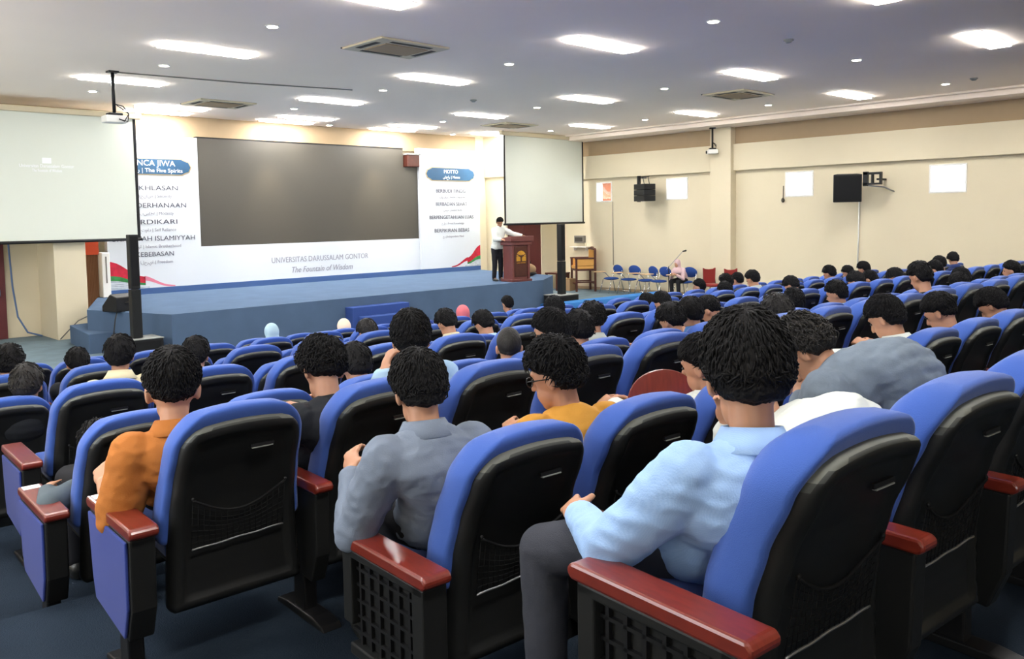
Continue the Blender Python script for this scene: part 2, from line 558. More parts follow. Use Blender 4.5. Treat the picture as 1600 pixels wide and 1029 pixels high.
fr = MB().box(-3.62, 3.1, -0.06, 0.1, 2.86, 2.89).build('top_edge', M_BLACK, ledt)
ha = thing('hanging_speaker', 'small brown loudspeaker in the gap beside the upper corner of the dark display', 'loudspeaker', (16.5, 21.78, 4.3))
MB().box(-0.24, 0.24, -0.1, 0.16, -0.02, 0.36).build('cabinet', M_WOODD, ha, bevel=0.02)
MB().box(-0.26, 0.26, -0.13, 0.12, 0.36, 0.4).build('bracket', M_GREY, ha)

TEXTS = []


def text(body, size, loc, m, par, off, align='CENTER', rot=(pi / 2, 0, 0), ext=0.002, name='lettering', width=None, shear=0.0):
    c = bpy.data.curves.new(name, 'FONT')
    c.body = body
    c.size = size
    c.align_x = align
    c.align_y = 'CENTER'
    c.extrude = ext
    c.shear = shear
    c.resolution_u = 3
    o = bpy.data.objects.new(name, c)
    COL.objects.link(o)
    o.data.materials.append(m)
    o.location = V(loc) - V(off)
    o.rotation_euler = rot
    if par is not None:
        o.parent = par
    TEXTS.append((o, width))
    return o


BO = (13.2, BY, STG)


def plaque(x0, x1, z0, z1, y):
    h = (z1 - z0) / 2
    zc = (z0 + z1) / 2
    pts = [(x0, zc), (x0 + 0.06, zc + 0.12), (x0 + 0.13, zc + 0.14), (x0 + 0.24, z1), (x1 - 0.24, z1), (x1 - 0.13, zc + 0.14), (x1 - 0.06, zc + 0.12), (x1, zc),
           (x1 - 0.06, zc - 0.12), (x1 - 0.13, zc - 0.14), (x1 - 0.24, z0), (x0 + 0.24, z0), (x0 + 0.13, zc - 0.14), (x0 + 0.06, zc - 0.12)]
    cx = (x0 + x1) / 2
    e = [(cx + (p[0] - cx) * 1.03 - 13.2, zc + (p[1] - zc) * 1.14 - STG) for p in pts]
    q = [(p[0] - 13.2, p[1] - STG) for p in pts]
    p1 = MB().prism(q, 1, y - 0.03 - BY, y - 0.005 - BY).build('title_plaque', M_PLAQUE, bd)
    MB().prism(e, 1, y - 0.018 - BY, y - BY).build('plaque_border', M_GOLDL, p1)
    return p1


y1 = BY - 0.1
plaque(7.25, 9.27, 3.86, 4.24, y1)
text('PANCA JIWA', 0.2, (8.26, y1 - 0.033, 4.13), M_WINK, bd, BO, width=1.2)
text('\u0627\u0644\u062c\u0648\u0647\u0631 | The Five Spirits', 0.14, (8.3, y1 - 0.033, 3.95), M_WINK, bd, BO, width=1.5)
for z, a, b, wd in ((3.5, 'KEIKHLASAN', '\u0627\u0644\u0625\u062e\u0644\u0627\u0635 | Sincerity', 1.3), (3.06, 'KESEDERHANAAN', '\u0627\u0644\u0628\u0633\u0627\u0637\u0629 | Modesty', 1.7),
                    (2.64, 'BERDIKARI', '\u0627\u0644\u0627\u0639\u062a\u0645\u0627\u062f | Self Reliance', 1.2), (2.22, 'UKHUWAH ISLAMIYYAH', '\u0627\u0644\u0623\u062e\u0648\u0629 | Islamic Brotherhood', 2.1),
                    (1.82, 'KEBEBASAN', '\u0627\u0644\u062d\u0631\u064a\u0629 | Freedom', 0.95)):
    text(a, 0.17, (8.27, y1 - 0.009, z), M_INK, bd, BO, width=wd)
    text(b, 0.11, (8.3, y1 - 0.009, z - 0.2), M_INKG, bd, BO)
y2 = BY - 0.14
plaque(17.05, 19.12, 3.88, 4.28, y2)
text('MOTTO', 0.17, (18.08, y2 - 0.033, 4.16), M_WINK, bd, BO)
text('\u0634\u0639\u0627\u0631 | Motto', 0.13, (18.1, y2 - 0.033, 3.98), M_WINK, bd, BO)
for z, a, b, wd in ((3.52, 'BERBUDI TINGGI', '\u0627\u0644\u0623\u062e\u0644\u0627\u0642 | Noble Character', 1.3), (3.09, 'BERBADAN SEHAT', '\u0635\u062d\u0629 | Sound Body', 1.35),
                    (2.65, 'BERPENGETAHUAN LUAS', '\u0639\u0644\u0645 | Broad Knowledge', 1.9), (2.21, 'BERPIKIRAN BEBAS', '\u062d\u0631 | Independent Mind', 1.5)):
    text(a, 0.17, (18.1, y2 - 0.009, z), M_INK, bd, BO, width=wd)
    text(b, 0.1, (18.15, y2 - 0.009, z - 0.2), M_INKG, bd, BO)
text('UNIVERSITAS DARUSSALAM GONTOR', 0.22, (13.14, BY - 0.064, 1.5), M_INKG, bd, BO, width=3.25)
text('The Fountain of Wisdom', 0.24, (13.15, BY - 0.064, 1.2), M_INKG, bd, BO, width=2.05, shear=0.3)


def ribbon(par, top, bot, m, y, name):
    """printed flag band between two polylines (flat print on the panel)."""
    n = len(top)
    vs = [(x - 13.2, y - BY, z - STG) for x, z in top] + [(x - 13.2, y - BY, z - STG) for x, z in bot]
    return MB().add(vs, [(i, i + 1, n + i + 1, n + i) for i in range(n - 1)]).build(name, m, par)


def wave(x0, x1, z0, z1, amp, ph, n=14):
    return [(x0 + (x1 - x0) * i / n, z0 + (z1 - z0) * i / n + amp * sin(ph + 5.5 * i / n)) for i in range(n + 1)]


for (xa, xb, xc, yy) in ((7.13, 8.0, 8.75, BY - 0.103), (19.35, 18.75, 18.05, BY - 0.143)):
    s_ = 1 if xb > xa else -1
    ribbon(bd, wave(xa, xb, 1.66, 1.28, 0.05, 0.5), wave(xa, xb, 1.32, 1.12, 0.03, 0.2), M_FRED, yy, 'flag_print')
    ribbon(bd, wave(xb - s_ * 0.02, xc, 1.26, 0.99, 0.03, 1.2), wave(xb - s_ * 0.02, xc, 1.14, 0.97, 0.03, 1.0), M_FRED if s_ < 0 else M_FPINK, yy, 'flag_print')
    ribbon(bd, wave(xa, xb, 1.32, 1.12, 0.03, 0.2), wave(xa, xb, 1.2, 1.06, 0.02, 0.2), M_FGREEN, yy, 'flag_print')
    ribbon(bd, wave(xa, xb + s_ * 0.1, 1.2, 1.02, 0.02, 0.2), wave(xa, xb + s_ * 0.1, 0.975, 0.975, 0.0, 0.2), M_FGREY, yy, 'flag_print')
    for k in range(3):
        ribbon(bd, wave(xa, xb, 1.16 - 0.05 * k, 1.04 - 0.02 * k, 0.015, k), wave(xa, xb, 1.14 - 0.05 * k, 1.03 - 0.02 * k, 0.015, k), M_WHITE, yy - 0.002, 'flag_print')

# things at the end of the stage
ac = thing('floor_air_conditioner', 'tall white cabinet with a narrow slot at the end of the backdrop', 'air conditioner', (7.0, 21.75, STG))
MB().box(-0.08, 0.11, -0.12, 0.2, 0.0, 1.1).build('cabinet', M_PLASTW, ac, bevel=0.02)
MB().box(0.0, 0.03, -0.13, -0.11, 0.35, 1.0).build('air_slot', M_GCABLE, ac)
cu = thing('brown_curtain', 'narrow brown curtain with a red top beside the white backdrop', 'curtain', (6.78, 21.9, 0.0))
pts = [(-0.14 + 0.28 * i / 16, 0.02 * (-1) ** i) for i in range(17)]
MB().prism(pts + [(x, y + 0.03) for x, y in reversed(pts)], 2, 0.0, 1.87).build('cloth', mat('brown_curtain_cloth', srgb(150, 112, 84), 0.9, 0.2), cu)
MB().box(-0.15, 0.15, -0.05, 0.06, 1.87, 2.22).build('red_header', mat('red_header_cloth', srgb(170, 66, 40), 0.9, 0.2), cu)
MB().box(-0.2, 0.16, 0.06, 0.12, 0.0, 2.24).build('support_board', M_WOODD, cu)


def wedge_monitor(name, label, loc, rz, m):
    t = thing(name, label, 'loudspeaker', loc, rz)
    MB().prism([(-0.22, 0.0), (0.22, 0.0), (0.22, 0.12), (-0.02, 0.36), (-0.22, 0.3)], 0, -0.3, 0.3).build('cabinet', M_BLACK, t, bevel=0.02)
    q = V((0, 0.7, 0.7))
    g = MB().box(-0.26, 0.26, -0.155, 0.155, -0.01, 0.01).build('grille', m, t, bevel=0.006)
    g.location = (0, 0.103, 0.246)
    g.rotation_euler = (radians(-45), 0, 0)
    h = MB().tube([(-0.1, -0.225, 0.16), (-0.1, -0.25, 0.18), (0.1, -0.25, 0.18), (0.1, -0.225, 0.16)], 0.012).build('handle', M_BLACK, t, True)
    return t


wedge_monitor('stage_monitor', 'black wedge loudspeaker at the corner of the stage above the low step', (6.12, 18.05, STG), radians(20), M_NET)
bg = thing('equipment_bag', 'tan and black equipment bag on the stage beside the lectern', 'bag', (17.92, 18.1, STG))
bm_ = MB()
bm_.ell((0, 0, 0.2), (0.42, 0.2, 0.2), None, 20, 12)
bm_.build('body', M_CARD, bg, True)
MB().ell((0, 0, 0.08), (0.43, 0.215, 0.085), None, 20, 10).build('base', M_BLACK, bg, True)
MB().tube([(-0.2, -0.02, 0.37), (-0.16, -0.04, 0.46), (0.16, -0.04, 0.46), (0.2, -0.02, 0.37)], 0.015).build('handle', M_BLACK, bg, True)
# socket strip and cable on the stage face
so = thing('extension_socket', 'white plug and socket lying on the floor against the stage end', 'socket', (5.62, 17.35, 0))
MB().box(-0.08, 0.08, -0.05, 0.05, 0.0, 0.06).build('socket_box', M_BLACK, so, bevel=0.01)
MB().box(-0.06, 0.05, -0.04, 0.04, 0.06, 0.2).build('adapter', M_PLASTW, so, bevel=0.02)
tag(MB().tube([(5.62, 17.32, 0.1), (5.72, 17.45, 0.3), (5.83, 17.6, 0.7), (5.98, 17.9, 0.84), (6.05, 18.0, 0.95)], 0.012, 6).build('power_cable', M_BLACK, None, True),
    'thin black cable running from the floor socket up to the stage corner', 'cable')
tag(MB().tube([(5.0, 21.95, 2.5), (5.05, 21.95, 1.2), (5.12, 21.93, 0.5), (5.3, 21.9, 0.12), (5.55, 21.7, 0.03)], 0.02, 6).build('hanging_cable', M_CABLE, None, True),
    'blue cable hanging down the cream wall beside the brown door', 'cable')
tag(MB().tube([(5.66, 20.7, 0.03), (5.8, 20.5, 0.25), (5.95, 20.35, 0.45), (6.3, 19.9, 0.7), (6.4, 19.4, 0.84), (6.2, 18.5, 0.85)], 0.014, 6).build('loose_cable', M_GCABLE, None, True),
    'grey cable strung from the pier foot across the low step', 'cable')

# column loudspeakers on their bass boxes
for nm, x, y, lab in (('column_loudspeaker', 5.88, 16.62, 'black column loudspeaker on a bass box below the projector'),
                      ('column_loudspeaker', 17.46, 16.2, 'black column loudspeaker on a bass box beside the lectern end of stage')):
    t = thing(nm, lab, 'loudspeaker', (x, y, 0), 0, 'column loudspeakers')
    MB().box(-0.41, 0.4, -0.3, 0.3, 0.0, 0.4).build('bass_box', M_BLACK, t, bevel=0.015)
    MB().box(-0.42, 0.41, -0.31, 0.31, 0.4, 0.415).build('box_top', M_GREY, t, bevel=0.004)
    MB().box(-0.36, 0.35, -0.306, -0.298, 0.05, 0.36).build('bass_grille', M_NET, t)
    MB().box(-0.09, 0.09, -0.1, 0.08, 0.415, 1.35).build('lower_column', M_SHELL, t, bevel=0.012)
    c = MB().box(-0.085, 0.085, -0.095, 0.08, 1.36, 2.4).build('upper_column', M_SHELL, t, bevel=0.012)
    MB().box(-0.07, 0.07, -0.1, -0.09, 1.42, 2.36).build('grille', M_NET, c)


# ------------------------------------------------------------------ projection screens and projectors
def pscreen(name, label, x0, x1, y, z0, z1):
    t = thing(name, label, 'projection screen', ((x0 + x1) / 2, y, z0), 0, 'projection screens')
    hw, h = (x1 - x0) / 2, z1 - z0
    MB().box(-hw + 0.07, hw - 0.07, -0.003, 0.003, 0.06, h - 0.12).build('fabric', M_SCREEN, t)
    for a, b in ((-hw, -hw + 0.07), (hw - 0.07, hw)):
        MB().box(a, b, -0.005, 0.005, 0.06, h - 0.12).build('black_border', M_BLACK, t)
    MB().tube([(-hw - 0.03, 0, 0.03), (hw + 0.03, 0, 0.03)], 0.035, 10).build('bottom_bar', M_BLACK, t, True)
    MB().box(-hw - 0.12, hw + 0.12, -0.08, 0.08, h - 0.13, h).build('housing', M_PLASTB, t, bevel=0.02)
    for s_ in (-1, 1):
        MB().box(s_ * hw - 0.02, s_ * hw + 0.02, -0.02, 0.02, h, CEIL - z1 + h).build('hanger', M_STEEL, t)
    return t


ps = pscreen('projection_screen', 'large white projection screen hanging over the stage end, crossed by a projector', 3.6, 7.5, 20.62, 2.21, 5.2)
pscreen('projection_screen', 'large white projection screen hanging above the lectern and maroon door', 18.68, 22.55, 19.8, 2.36, 5.38)
lx = 5.79 - 5.8
MB().box(-0.09, 0.09, -0.009, -0.005, 1.76, 1.88).build('projected_logo', M_WINK, ps)
text('Universitas Darussalam Gontor', 0.1, (0, -0.007, 1.7), M_WINK, ps, (0, 0, 0), name='projected_lettering', width=1.1)
text('The Fountain of Wisdom', 0.09, (0, -0.007, 1.6), M_WINK, ps, (0, 0, 0), name='projected_lettering', width=0.6)


def projector(label, loc, rz, drop):
    t = thing('ceiling_projector', label, 'projector', loc, rz, 'ceiling projectors')
    MB().box(-0.09, 0.09, -0.09, 0.09, drop - 0.03, drop).build('ceiling_plate', M_BLACK, t, bevel=0.005)
    MB().tube([(0, 0, 0.14), (0, 0, drop)], 0.03, 10).build('drop_pole', M_BLACK, t, True)
    b = MB().box(-0.19, 0.19, -0.15, 0.15, -0.04, 0.09).build('body', M_PLASTW, t, bevel=0.02)
    MB().tube([(0.08, 0.15, 0.02), (0.08, 0.19, 0.02)], 0.045, 12).build('lens', M_BLACK, b, True)
    MB().box(-0.12, 0.12, -0.1, 0.1, 0.09, 0.14).build('mount_cradle', M_BLACK, t, bevel=0.01)
    for k in range(2):
        MB().tube([(0.02, -0.03, 0.3), (0.12, -0.12, 0.26 - 0.06 * k), (0.2, -0.16, 0.12), (0.17 - 0.06 * k, -0.18, -0.02), (0.02, -0.17, 0.02)], 0.009, 6).build('cable', M_BLACK, t, True)
    return t


projector('white projector on a long black ceiling pole in front of the projection screen', (5.56, 16.3, 4.5), 0, 0.9)
projector('white projector tangled with cables mounted high beside the wall pillar', (22.3, 14.35, 4.48), radians(40), 0.75)
tag(MB().tube([(5.6, 16.3, 5.385), (8.0, 16.0, 5.385), (10.2, 15.5, 5.39)], 0.012, 6).build('ceiling_cable', M_GCABLE, None, True),
    'thin grey cable along the ceiling from the projector pole', 'cable')

# ------------------------------------------------------------------ ceiling fittings
lights = []
rowsY = [(0.5, 'eighth'), (4.7, 'seventh'), (9.0, 'sixth'), (13.35, 'fifth'), (17.2, 'fourth')]
XS = [(6.05, 1), (10.75, 2), (15.4, 3), (19.95, 4)]


def ceil_panel(x, y, lab):
    t = thing('ceiling_light', lab, 'ceiling light', (x, y, CEIL), 0, 'rectangular ceiling lights')
    f = MB().box(-0.78, 0.78, -0.19, -0.165, -0.01, 0).box(-0.78, 0.78, 0.165, 0.19, -0.01, 0).box(-0.78, -0.755, -0.165, 0.165, -0.01, 0).box(0.755, 0.78, -0.165, 0.165, -0.01, 0)
    f.build('frame', M_PLASTW, t)
    MB().box(-0.755, 0.755, -0.165, 0.165, -0.04, -0.004).build('diffuser', M_PANEL, t)
    return t


p0 = None
for y, rn in rowsY:
    for x, k in XS:
        lab = 'rectangular lit ceiling panel, %s from left wall in %s row from stage wall' % (ORD[k], rn)
        if p0 is None:
            p0 = ceil_panel(x, y, lab)
        else:
            dup(p0, 'ceiling_light', (x, y, CEIL), 0, lab, 'rectangular ceiling lights')
for y, rn in ((20.4, 'second'), (21.45, 'first')):
    for x, k in ((8.35, 1), (11.93, 2), (15.55, 3), (19.15, 4)):
        if y > 21 and x > 19:
            y = 20.85
        dup(p0, 'ceiling_light', (x, y, CEIL), 0, 'rectangular lit ceiling panel over the stage, %s from left in %s row from wall' % (ORD[k], rn), 'rectangular ceiling lights')
for y, rn in ((0.5, 'fourth'), (4.7, 'third'), (9.0, 'second'), (13.35, 'first')):
    dup(p0, 'ceiling_light', (1.4, y, CEIL), 0, 'rectangular lit ceiling panel beside the left wall, %s from the stage' % rn, 'rectangular ceiling lights')


def downlight(x, y, lab):
    t = thing('ceiling_downlight', lab, 'ceiling light', (x, y, CEIL), 0, 'round ceiling downlights')
    MB().tube([(0, 0, -0.012), (0, 0, 0)], 0.1, 18).build('trim_ring', M_PLASTW, t)
    MB().tube([(0, 0, -0.016), (0, 0, -0.01)], 0.075, 18).build('lamp', M_DOWN, t)
    return t


d0 = None
for y, rn in ((6.9, 'fifth'), (11.2, 'fourth'), (15.15, 'third'), (18.95, 'second')):
    for x, k in ((6.05, 1), (10.75, 2), (15.5, 3), (20.0, 4)):
        lab = 'round ceiling downlight, %s from the left in the %s row from stage wall' % (ORD[k], rn)
        if d0 is None:
            d0 = downlight(x, y, lab)
        else:
            dup(d0, 'ceiling_downlight', (x, y, CEIL), 0, lab, 'round ceiling downlights')
for x, k in ((8.4, 1), (11.5, 2), (13.4, 3), (15.1, 4), (18.1, 5)):
    dup(d0, 'ceiling_downlight', (x, 21.62, CEIL), 0, 'round ceiling downlight close to the backdrop, %s from the left' % ORD[k], 'round ceiling downlights')
    if k == 3:
        continue
    l = bpy.data.lights.new('backdrop_spot', 'SPOT')
    l.energy = 420 if k in (2, 4) else 40
    l.color = (1.0, 0.86, 0.64)
    l.spot_size = radians(46)
    l.spot_blend = 0.8
    l.shadow_soft_size = 0.07
    lo = bpy.data.objects.new('backdrop_spot', l)
    COL.objects.link(lo)
    lo.location = (x, 21.15, CEIL - 0.05)
    lo.rotation_euler = (radians(11), 0, 0)


def cassette(x, y, lab):
    t = thing('ceiling_air_conditioner', lab, 'air conditioner', (x, y, CEIL), 0, 'ceiling air conditioners')
    MB().box(-0.68, 0.68, -0.55, 0.55, -0.035, 0).build('frame', M_PLASTB, t, bevel=0.012)
    MB().box(-0.42, 0.42, -0.3, 0.3, -0.05, -0.034).build('intake_grille', M_TAN, t, bevel=0.006)
    for (a, b, c, d) in ((-0.4, 0.4, 0.37, 0.46), (-0.4, 0.4, -0.46, -0.37), (-0.6, -0.5, -0.28, 0.28), (0.5, 0.6, -0.28, 0.28)):
        v = MB().box(a, b, c, d, -0.039, -0.034).build('air_vent', M_DKSLOT, t)
    MB().box(-0.69, 0.69, 0.55, 0.57, -0.02, 0).build('shadow_gap', M_DKSLOT, t)  # solid dark strip painted as the shade line along one edge
    return t


c0 = cassette(8.3, 11.3, 'beige ceiling air conditioner above the middle seat rows, biggest in view')
for x, y, lab in ((8.9, 19.15, 'beige ceiling air conditioner beside the pair of lights near hanging projector'),
                  (17.65, 10.65, 'beige ceiling air conditioner near the windowed wall above the seats'),
                  (17.75, 18.5, 'beige ceiling air conditioner just in front of the screen above lectern')):
    dup(c0, 'ceiling_air_conditioner', (x, y, CEIL), 0, lab, 'ceiling air conditioners')
for x, y, lab in ((12.83, 6.83, 'small round grey smoke detector on the ceiling, nearest to the seats'), (13.32, 15.12, 'small round grey smoke detector on the ceiling towards the stage'),
                  (19.67, 6.22, 'small round grey smoke detector on the ceiling near windowed wall')):
    t = thing('smoke_detector', lab, 'smoke detector', (x, y, CEIL), 0, 'smoke detectors')
    MB().tube([(0, 0, -0.02), (0, 0, 0)], 0.08, 14).build('base', M_GREY, t)
    MB().tube([(0, 0, -0.05), (0, 0, -0.02)], [0.04, 0.065], 14).build('sensor', M_GREY, t)

# ------------------------------------------------------------------ things on the right wall
t = thing('wall_speaker', 'black line of loudspeakers hanging on brackets between the two windows nearest stage', 'loudspeaker', (22.25, 16.9, 3.05), radians(70))
for k in range(3):
    c = MB().prism([(-0.36, -0.2), (0.36, -0.2), (0.32, 0.2), (-0.32, 0.2)], 2, 0.02 + 0.19 * k, 0.2 + 0.19 * k).build('cabinet', M_BLACK, t, bevel=0.01)
    MB().box(-0.33, 0.33, -0.206, -0.2, 0.035 + 0.19 * k, 0.185 + 0.19 * k).build('grille', M_NET, c)
m = MB()
for x in (-0.3, 0.0, 0.25):
    m.tube([(x, 0, 0.58), (x + 0.08, 0.0, 0.82)], 0.012, 6)
m.tube([(-0.3, 0, 0.82), (0.34, 0, 0.82)], 0.015, 6).box(0.28, 0.36, -0.05, 0.05, 0.0, 0.86)
m.build('hanging_bracket', M_BLACK, t)
MB().tube([(0.32, 0, 0.8), (0.34, -0.3, 0.8)], 0.03, 8).build('wall_arm', M_STEEL, t, True)

t = thing('wall_speaker', 'black tilted loudspeaker on a wall arm between the two far windows', 'loudspeaker', (22.2, 10.1, 2.90), radians(-62))
cb = MB().prism([(-0.36, -0.12), (0.36, -0.12), (0.26, 0.18), (-0.26, 0.18)], 2, -0.02, 0.72).build('cabinet', M_SHELL, t, bevel=0.015)
cb.rotation_euler = (radians(6), 0, radians(0))
g = MB().box(-0.33, 0.33, -0.13, -0.12, 0.02, 0.68).build('grille', M_NET, cb)
t2 = MB().box(22.2, 22.3, 9.5, 9.98, 3.33, 3.38).box(22.2, 22.3, 9.5, 9.55, 3.38, 3.6).box(22.2, 22.3, 9.72, 9.76, 3.38, 3.6).box(22.2, 22.3, 9.5, 9.98, 3.6, 3.66).box(22.2, 22.3, 9.86, 9.98, 3.3, 3.68)
t2.box(22.3, 22.8, 9.6, 9.66, 3.45, 3.5)
br = t2.build('yoke_bracket', M_BLACK, None)
br.parent = t
br.matrix_parent_inverse = (Matrix.Translation((22.2, 10.4, 2.92)) @ Matrix.Rotation(radians(-62), 4, 'Z')).inverted()
ar = MB().tube([(22.25, 9.9, 3.32), (22.5, 9.55, 3.27), (22.8, 9.4, 3.15)], 0.02, 8).build('wall_arm', M_STEEL, None, True)
ar.parent = t
ar.matrix_parent_inverse = br.matrix_parent_inverse
tag(MB().tube([(22.78, 10.02, 3.0), (22.78, 10.03, 2.0), (22.78, 10.05, 1.1)], 0.02, 6).build('cable_trunking', M_PLASTW, None, True), 'white cable cover running down the wall below the tilted loudspeaker', 'cable cover')
tag(MB().tube([(22.78, 12.26, 3.4), (22.77, 12.26, 3.1), (22.76, 12.26, 3.02)], 0.012, 6).ell((22.75, 12.26, 2.98), (0.04, 0.05, 0.07)).build('window_cord', M_DKSLOT, None, True), 'short dark cord with a weight hanging beside the third window', 'cord')
tag(MB().tube([(22.78, 18.66, 3.1), (22.78, 18.66, 2.0), (22.78, 18.66, 0.9)], 0.012, 6).build('wall_cable', M_GCABLE, None, True), 'thin grey cable running down from the window nearest the stage', 'cable')
tm = thing('wall_control_box', 'small grey control box on the wall above a narrow white shelf', 'control box', (22.7, 20.15, 1.66))
MB().box(-0.04, 0.1, -0.22, 0.22, 0.0, 0.26).build('housing', M_GCABLE, tm, bevel=0.01)
MB().box(-0.046, -0.03, -0.18, 0.18, 0.05, 0.2).build('display', M_DKSLOT, tm)
sh = thing('wall_shelf', 'narrow white shelf with small items below the control box', 'shelf', (22.65, 20.1, 1.5))
MB().box(-0.1, 0.15, -0.4, 0.4, 0.0, 0.03).build('board', M_PLASTW, sh, bevel=0.004)
MB().box(0.0, 0.15, -0.3, -0.27, -0.12, 0.0).box(0.0, 0.15, 0.27, 0.3, -0.12, 0.0).build('shelf_bracket', M_PLASTW, sh)
MB().tube([(0, -0.28, 0.03), (0, -0.28, 0.16)], 0.035, 10).build('cup', M_PLASTB, sh)

# ------------------------------------------------------------------ lectern
lc = thing('lectern', 'mahogany lectern with a gold arch emblem at the edge of the stage', 'lectern', (16.42, 16.95, STG), radians(-8))
MB().box(-0.36, 0.36, -0.26, 0.26, 0.0, 0.07).build('base', M_LECT, lc, bevel=0.012)
MB().box(-0.3, 0.3, -0.2, 0.22, 0.07, 1.02).build('body', M_LECT, lc, bevel=0.01)
fp = MB().box(-0.22, 0.22, -0.225, -0.2, 0.14, 0.98).build('front_panel', M_WOODD, lc, bevel=0.008)
MB().box(-0.31, -0.235, -0.23, -0.2, 0.07, 1.02).box(0.235, 0.31, -0.23, -0.2, 0.07, 1.02).build('corner_post', M_LECT, lc, bevel=0.008)
MB().box(-0.36, 0.36, -0.27, 0.26, 1.02, 1.12).build('upper_moulding', M_LECT, lc, bevel=0.015)
tp = MB().prism([(-0.31, 1.12), (0.3, 1.12), (0.3, 1.2), (-0.31, 1.27)], 0, -0.4, 0.4).build('sloped_top', M_LECT, lc, bevel=0.01)
em = MB()
for k in range(9):           # arch of gold rays
    a0, a1 = pi * k / 9 + 0.04, pi * (k + 1) / 9 - 0.04
    em.prism([(0.07 * cos(a0), 0.07 * sin(a0)), (0.16 * cos(a0), 0.16 * sin(a0)), (0.16 * cos(a1), 0.16 * sin(a1)), (0.07 * cos(a1), 0.07 * sin(a1))], 1, -0.012, 0.0)
for x in (-0.16, -0.115, -0.07, 0.03, 0.075, 0.12):
    em.box(x, x + 0.04, -0.012, 0, -0.13, -0.005)
em.box(-0.03, 0.03, -0.012, 0, 0.0, 0.06)
e1 = em.build('arch_emblem', M_GOLD, fp)
e1.location = (0, -0.225, 0.7)
e2 = MB().prism([(-0.17, 0.08), (-0.03, -0.02), (0, -0.12), (0.03, -0.02), (0.17, 0.08), (0.03, 0.03), (0, 0.04), (-0.03, 0.03)], 1, -0.02, -0.01).build('wing_emblem', M_WOODD, fp)
e2.location = (0, -0.225, 0.7)
text('UNIDA GONTOR', 0.05, (0, -0.232, 0.52), M_GOLD, fp, (0, 0, 0), width=0.3)


# ------------------------------------------------------------------ loose chairs by the right wall
def tablet_chair(label, loc, rz, board=True):
    t = thing('tablet_chair', label, 'chair', loc, rz, 'blue tablet chairs along the wall')
    t.scale = (1.2, 1.2, 1.08)
    MB().ell((0, 0.02, 0.45), (0.22, 0.22, 0.045), None, 20, 8).build('seat', M_CHBLUE, t, True)
    b = MB()
    b.ell((0, -0.22, 0.72), (0.23, 0.045, 0.16), Matrix.Rotation(radians(-10), 3, 'X'), 20, 10)
    b.build('backrest', M_CHBLUE, t, True)
    for s_ in (-1, 1):
        MB().tube([(0.2 * s_, 0.16, 0.43), (0.22 * s_, 0.27, 0.0)], 0.012, 8).build('front_leg', M_CHROME, t, True)
        MB().tube([(0.2 * s_, -0.23, 0.78), (0.2 * s_, -0.17, 0.44), (0.21 * s_, -0.27, 0.0)], 0.012, 8).build('rear_leg', M_CHROME, t, True)
    MB().tube([(-0.215, 0.25, 0.12), (0.215, 0.25, 0.12)], 0.01, 8).build('stretcher', M_CHROME, t, True)
    if board:
        tb = MB().prism([(0.02, 0.18), (0.27, 0.12), (0.3, 0.4), (0.24, 0.5), (0.02, 0.5)], 2, 0.66, 0.68).build('writing_board', M_TABLET, t, bevel=0.006)
        MB().tube([(0.22, -0.1, 0.44), (0.26, 0.05, 0.62), (0.24, 0.22, 0.66)], 0.012, 8).build('board_arm', M_CHROME, tb, True)
    return t


ch0 = tablet_chair('blue chair with pale writing board beside the tall tan armchair', (22.2, 18.25, 0), radians(75))
for x, y, a, lab in ((22.2, 17.5, 85, 'second blue chair with writing board from the tall tan armchair'),
                     (22.15, 16.75, 70, 'third blue chair with writing board from the tall tan armchair'),
                     (22.1, 16.2, 80, 'blue chair with writing board next to the microphone stand'),
                     (22.3, 15.35, 88, 'blue chair under the woman in a dusty pink headscarf')):
    dup(ch0, 'tablet_chair', (x, y, 0), radians(a), lab, 'blue tablet chairs along the wall')


def banquet_chair(label, loc, rz):
    t = thing('banquet_chair', label, 'chair', loc, rz, 'red banquet chairs at the pillar')
    MB().box(-0.22, 0.22, -0.2, 0.24, 0.42, 0.5).build('seat', M_REDV, t, bevel=0.03)
    MB().prism([(-0.19, 0.5), (0.19, 0.5), (0.21, 0.98), (0.12, 0.94), (0, 0.93), (-0.12, 0.94), (-0.21, 0.98)], 1, -0.26, -0.2).build('backrest', M_REDV, t, bevel=0.015)
    for s_ in (-1, 1):
        MB().tube([(0.19 * s_, 0.2, 0.42), (0.2 * s_, 0.22, 0)], 0.013, 8).build('front_leg', M_BLACK, t)
        MB().tube([(0.19 * s_, -0.24, 0.7), (0.2 * s_, -0.2, 0.42), (0.2 * s_, -0.28, 0)], 0.013, 8).build('rear_leg', M_BLACK, t)
    return t


b0 = banquet_chair('red padded banquet chair by the wall, the one nearer the woman', (22.0, 14.15, 0), radians(150))
dup(b0, 'banquet_chair', (22.05, 13.45, 0), radians(145), 'red padded banquet chair by the wall, the one nearer the pillar face', 'red banquet chairs at the pillar')

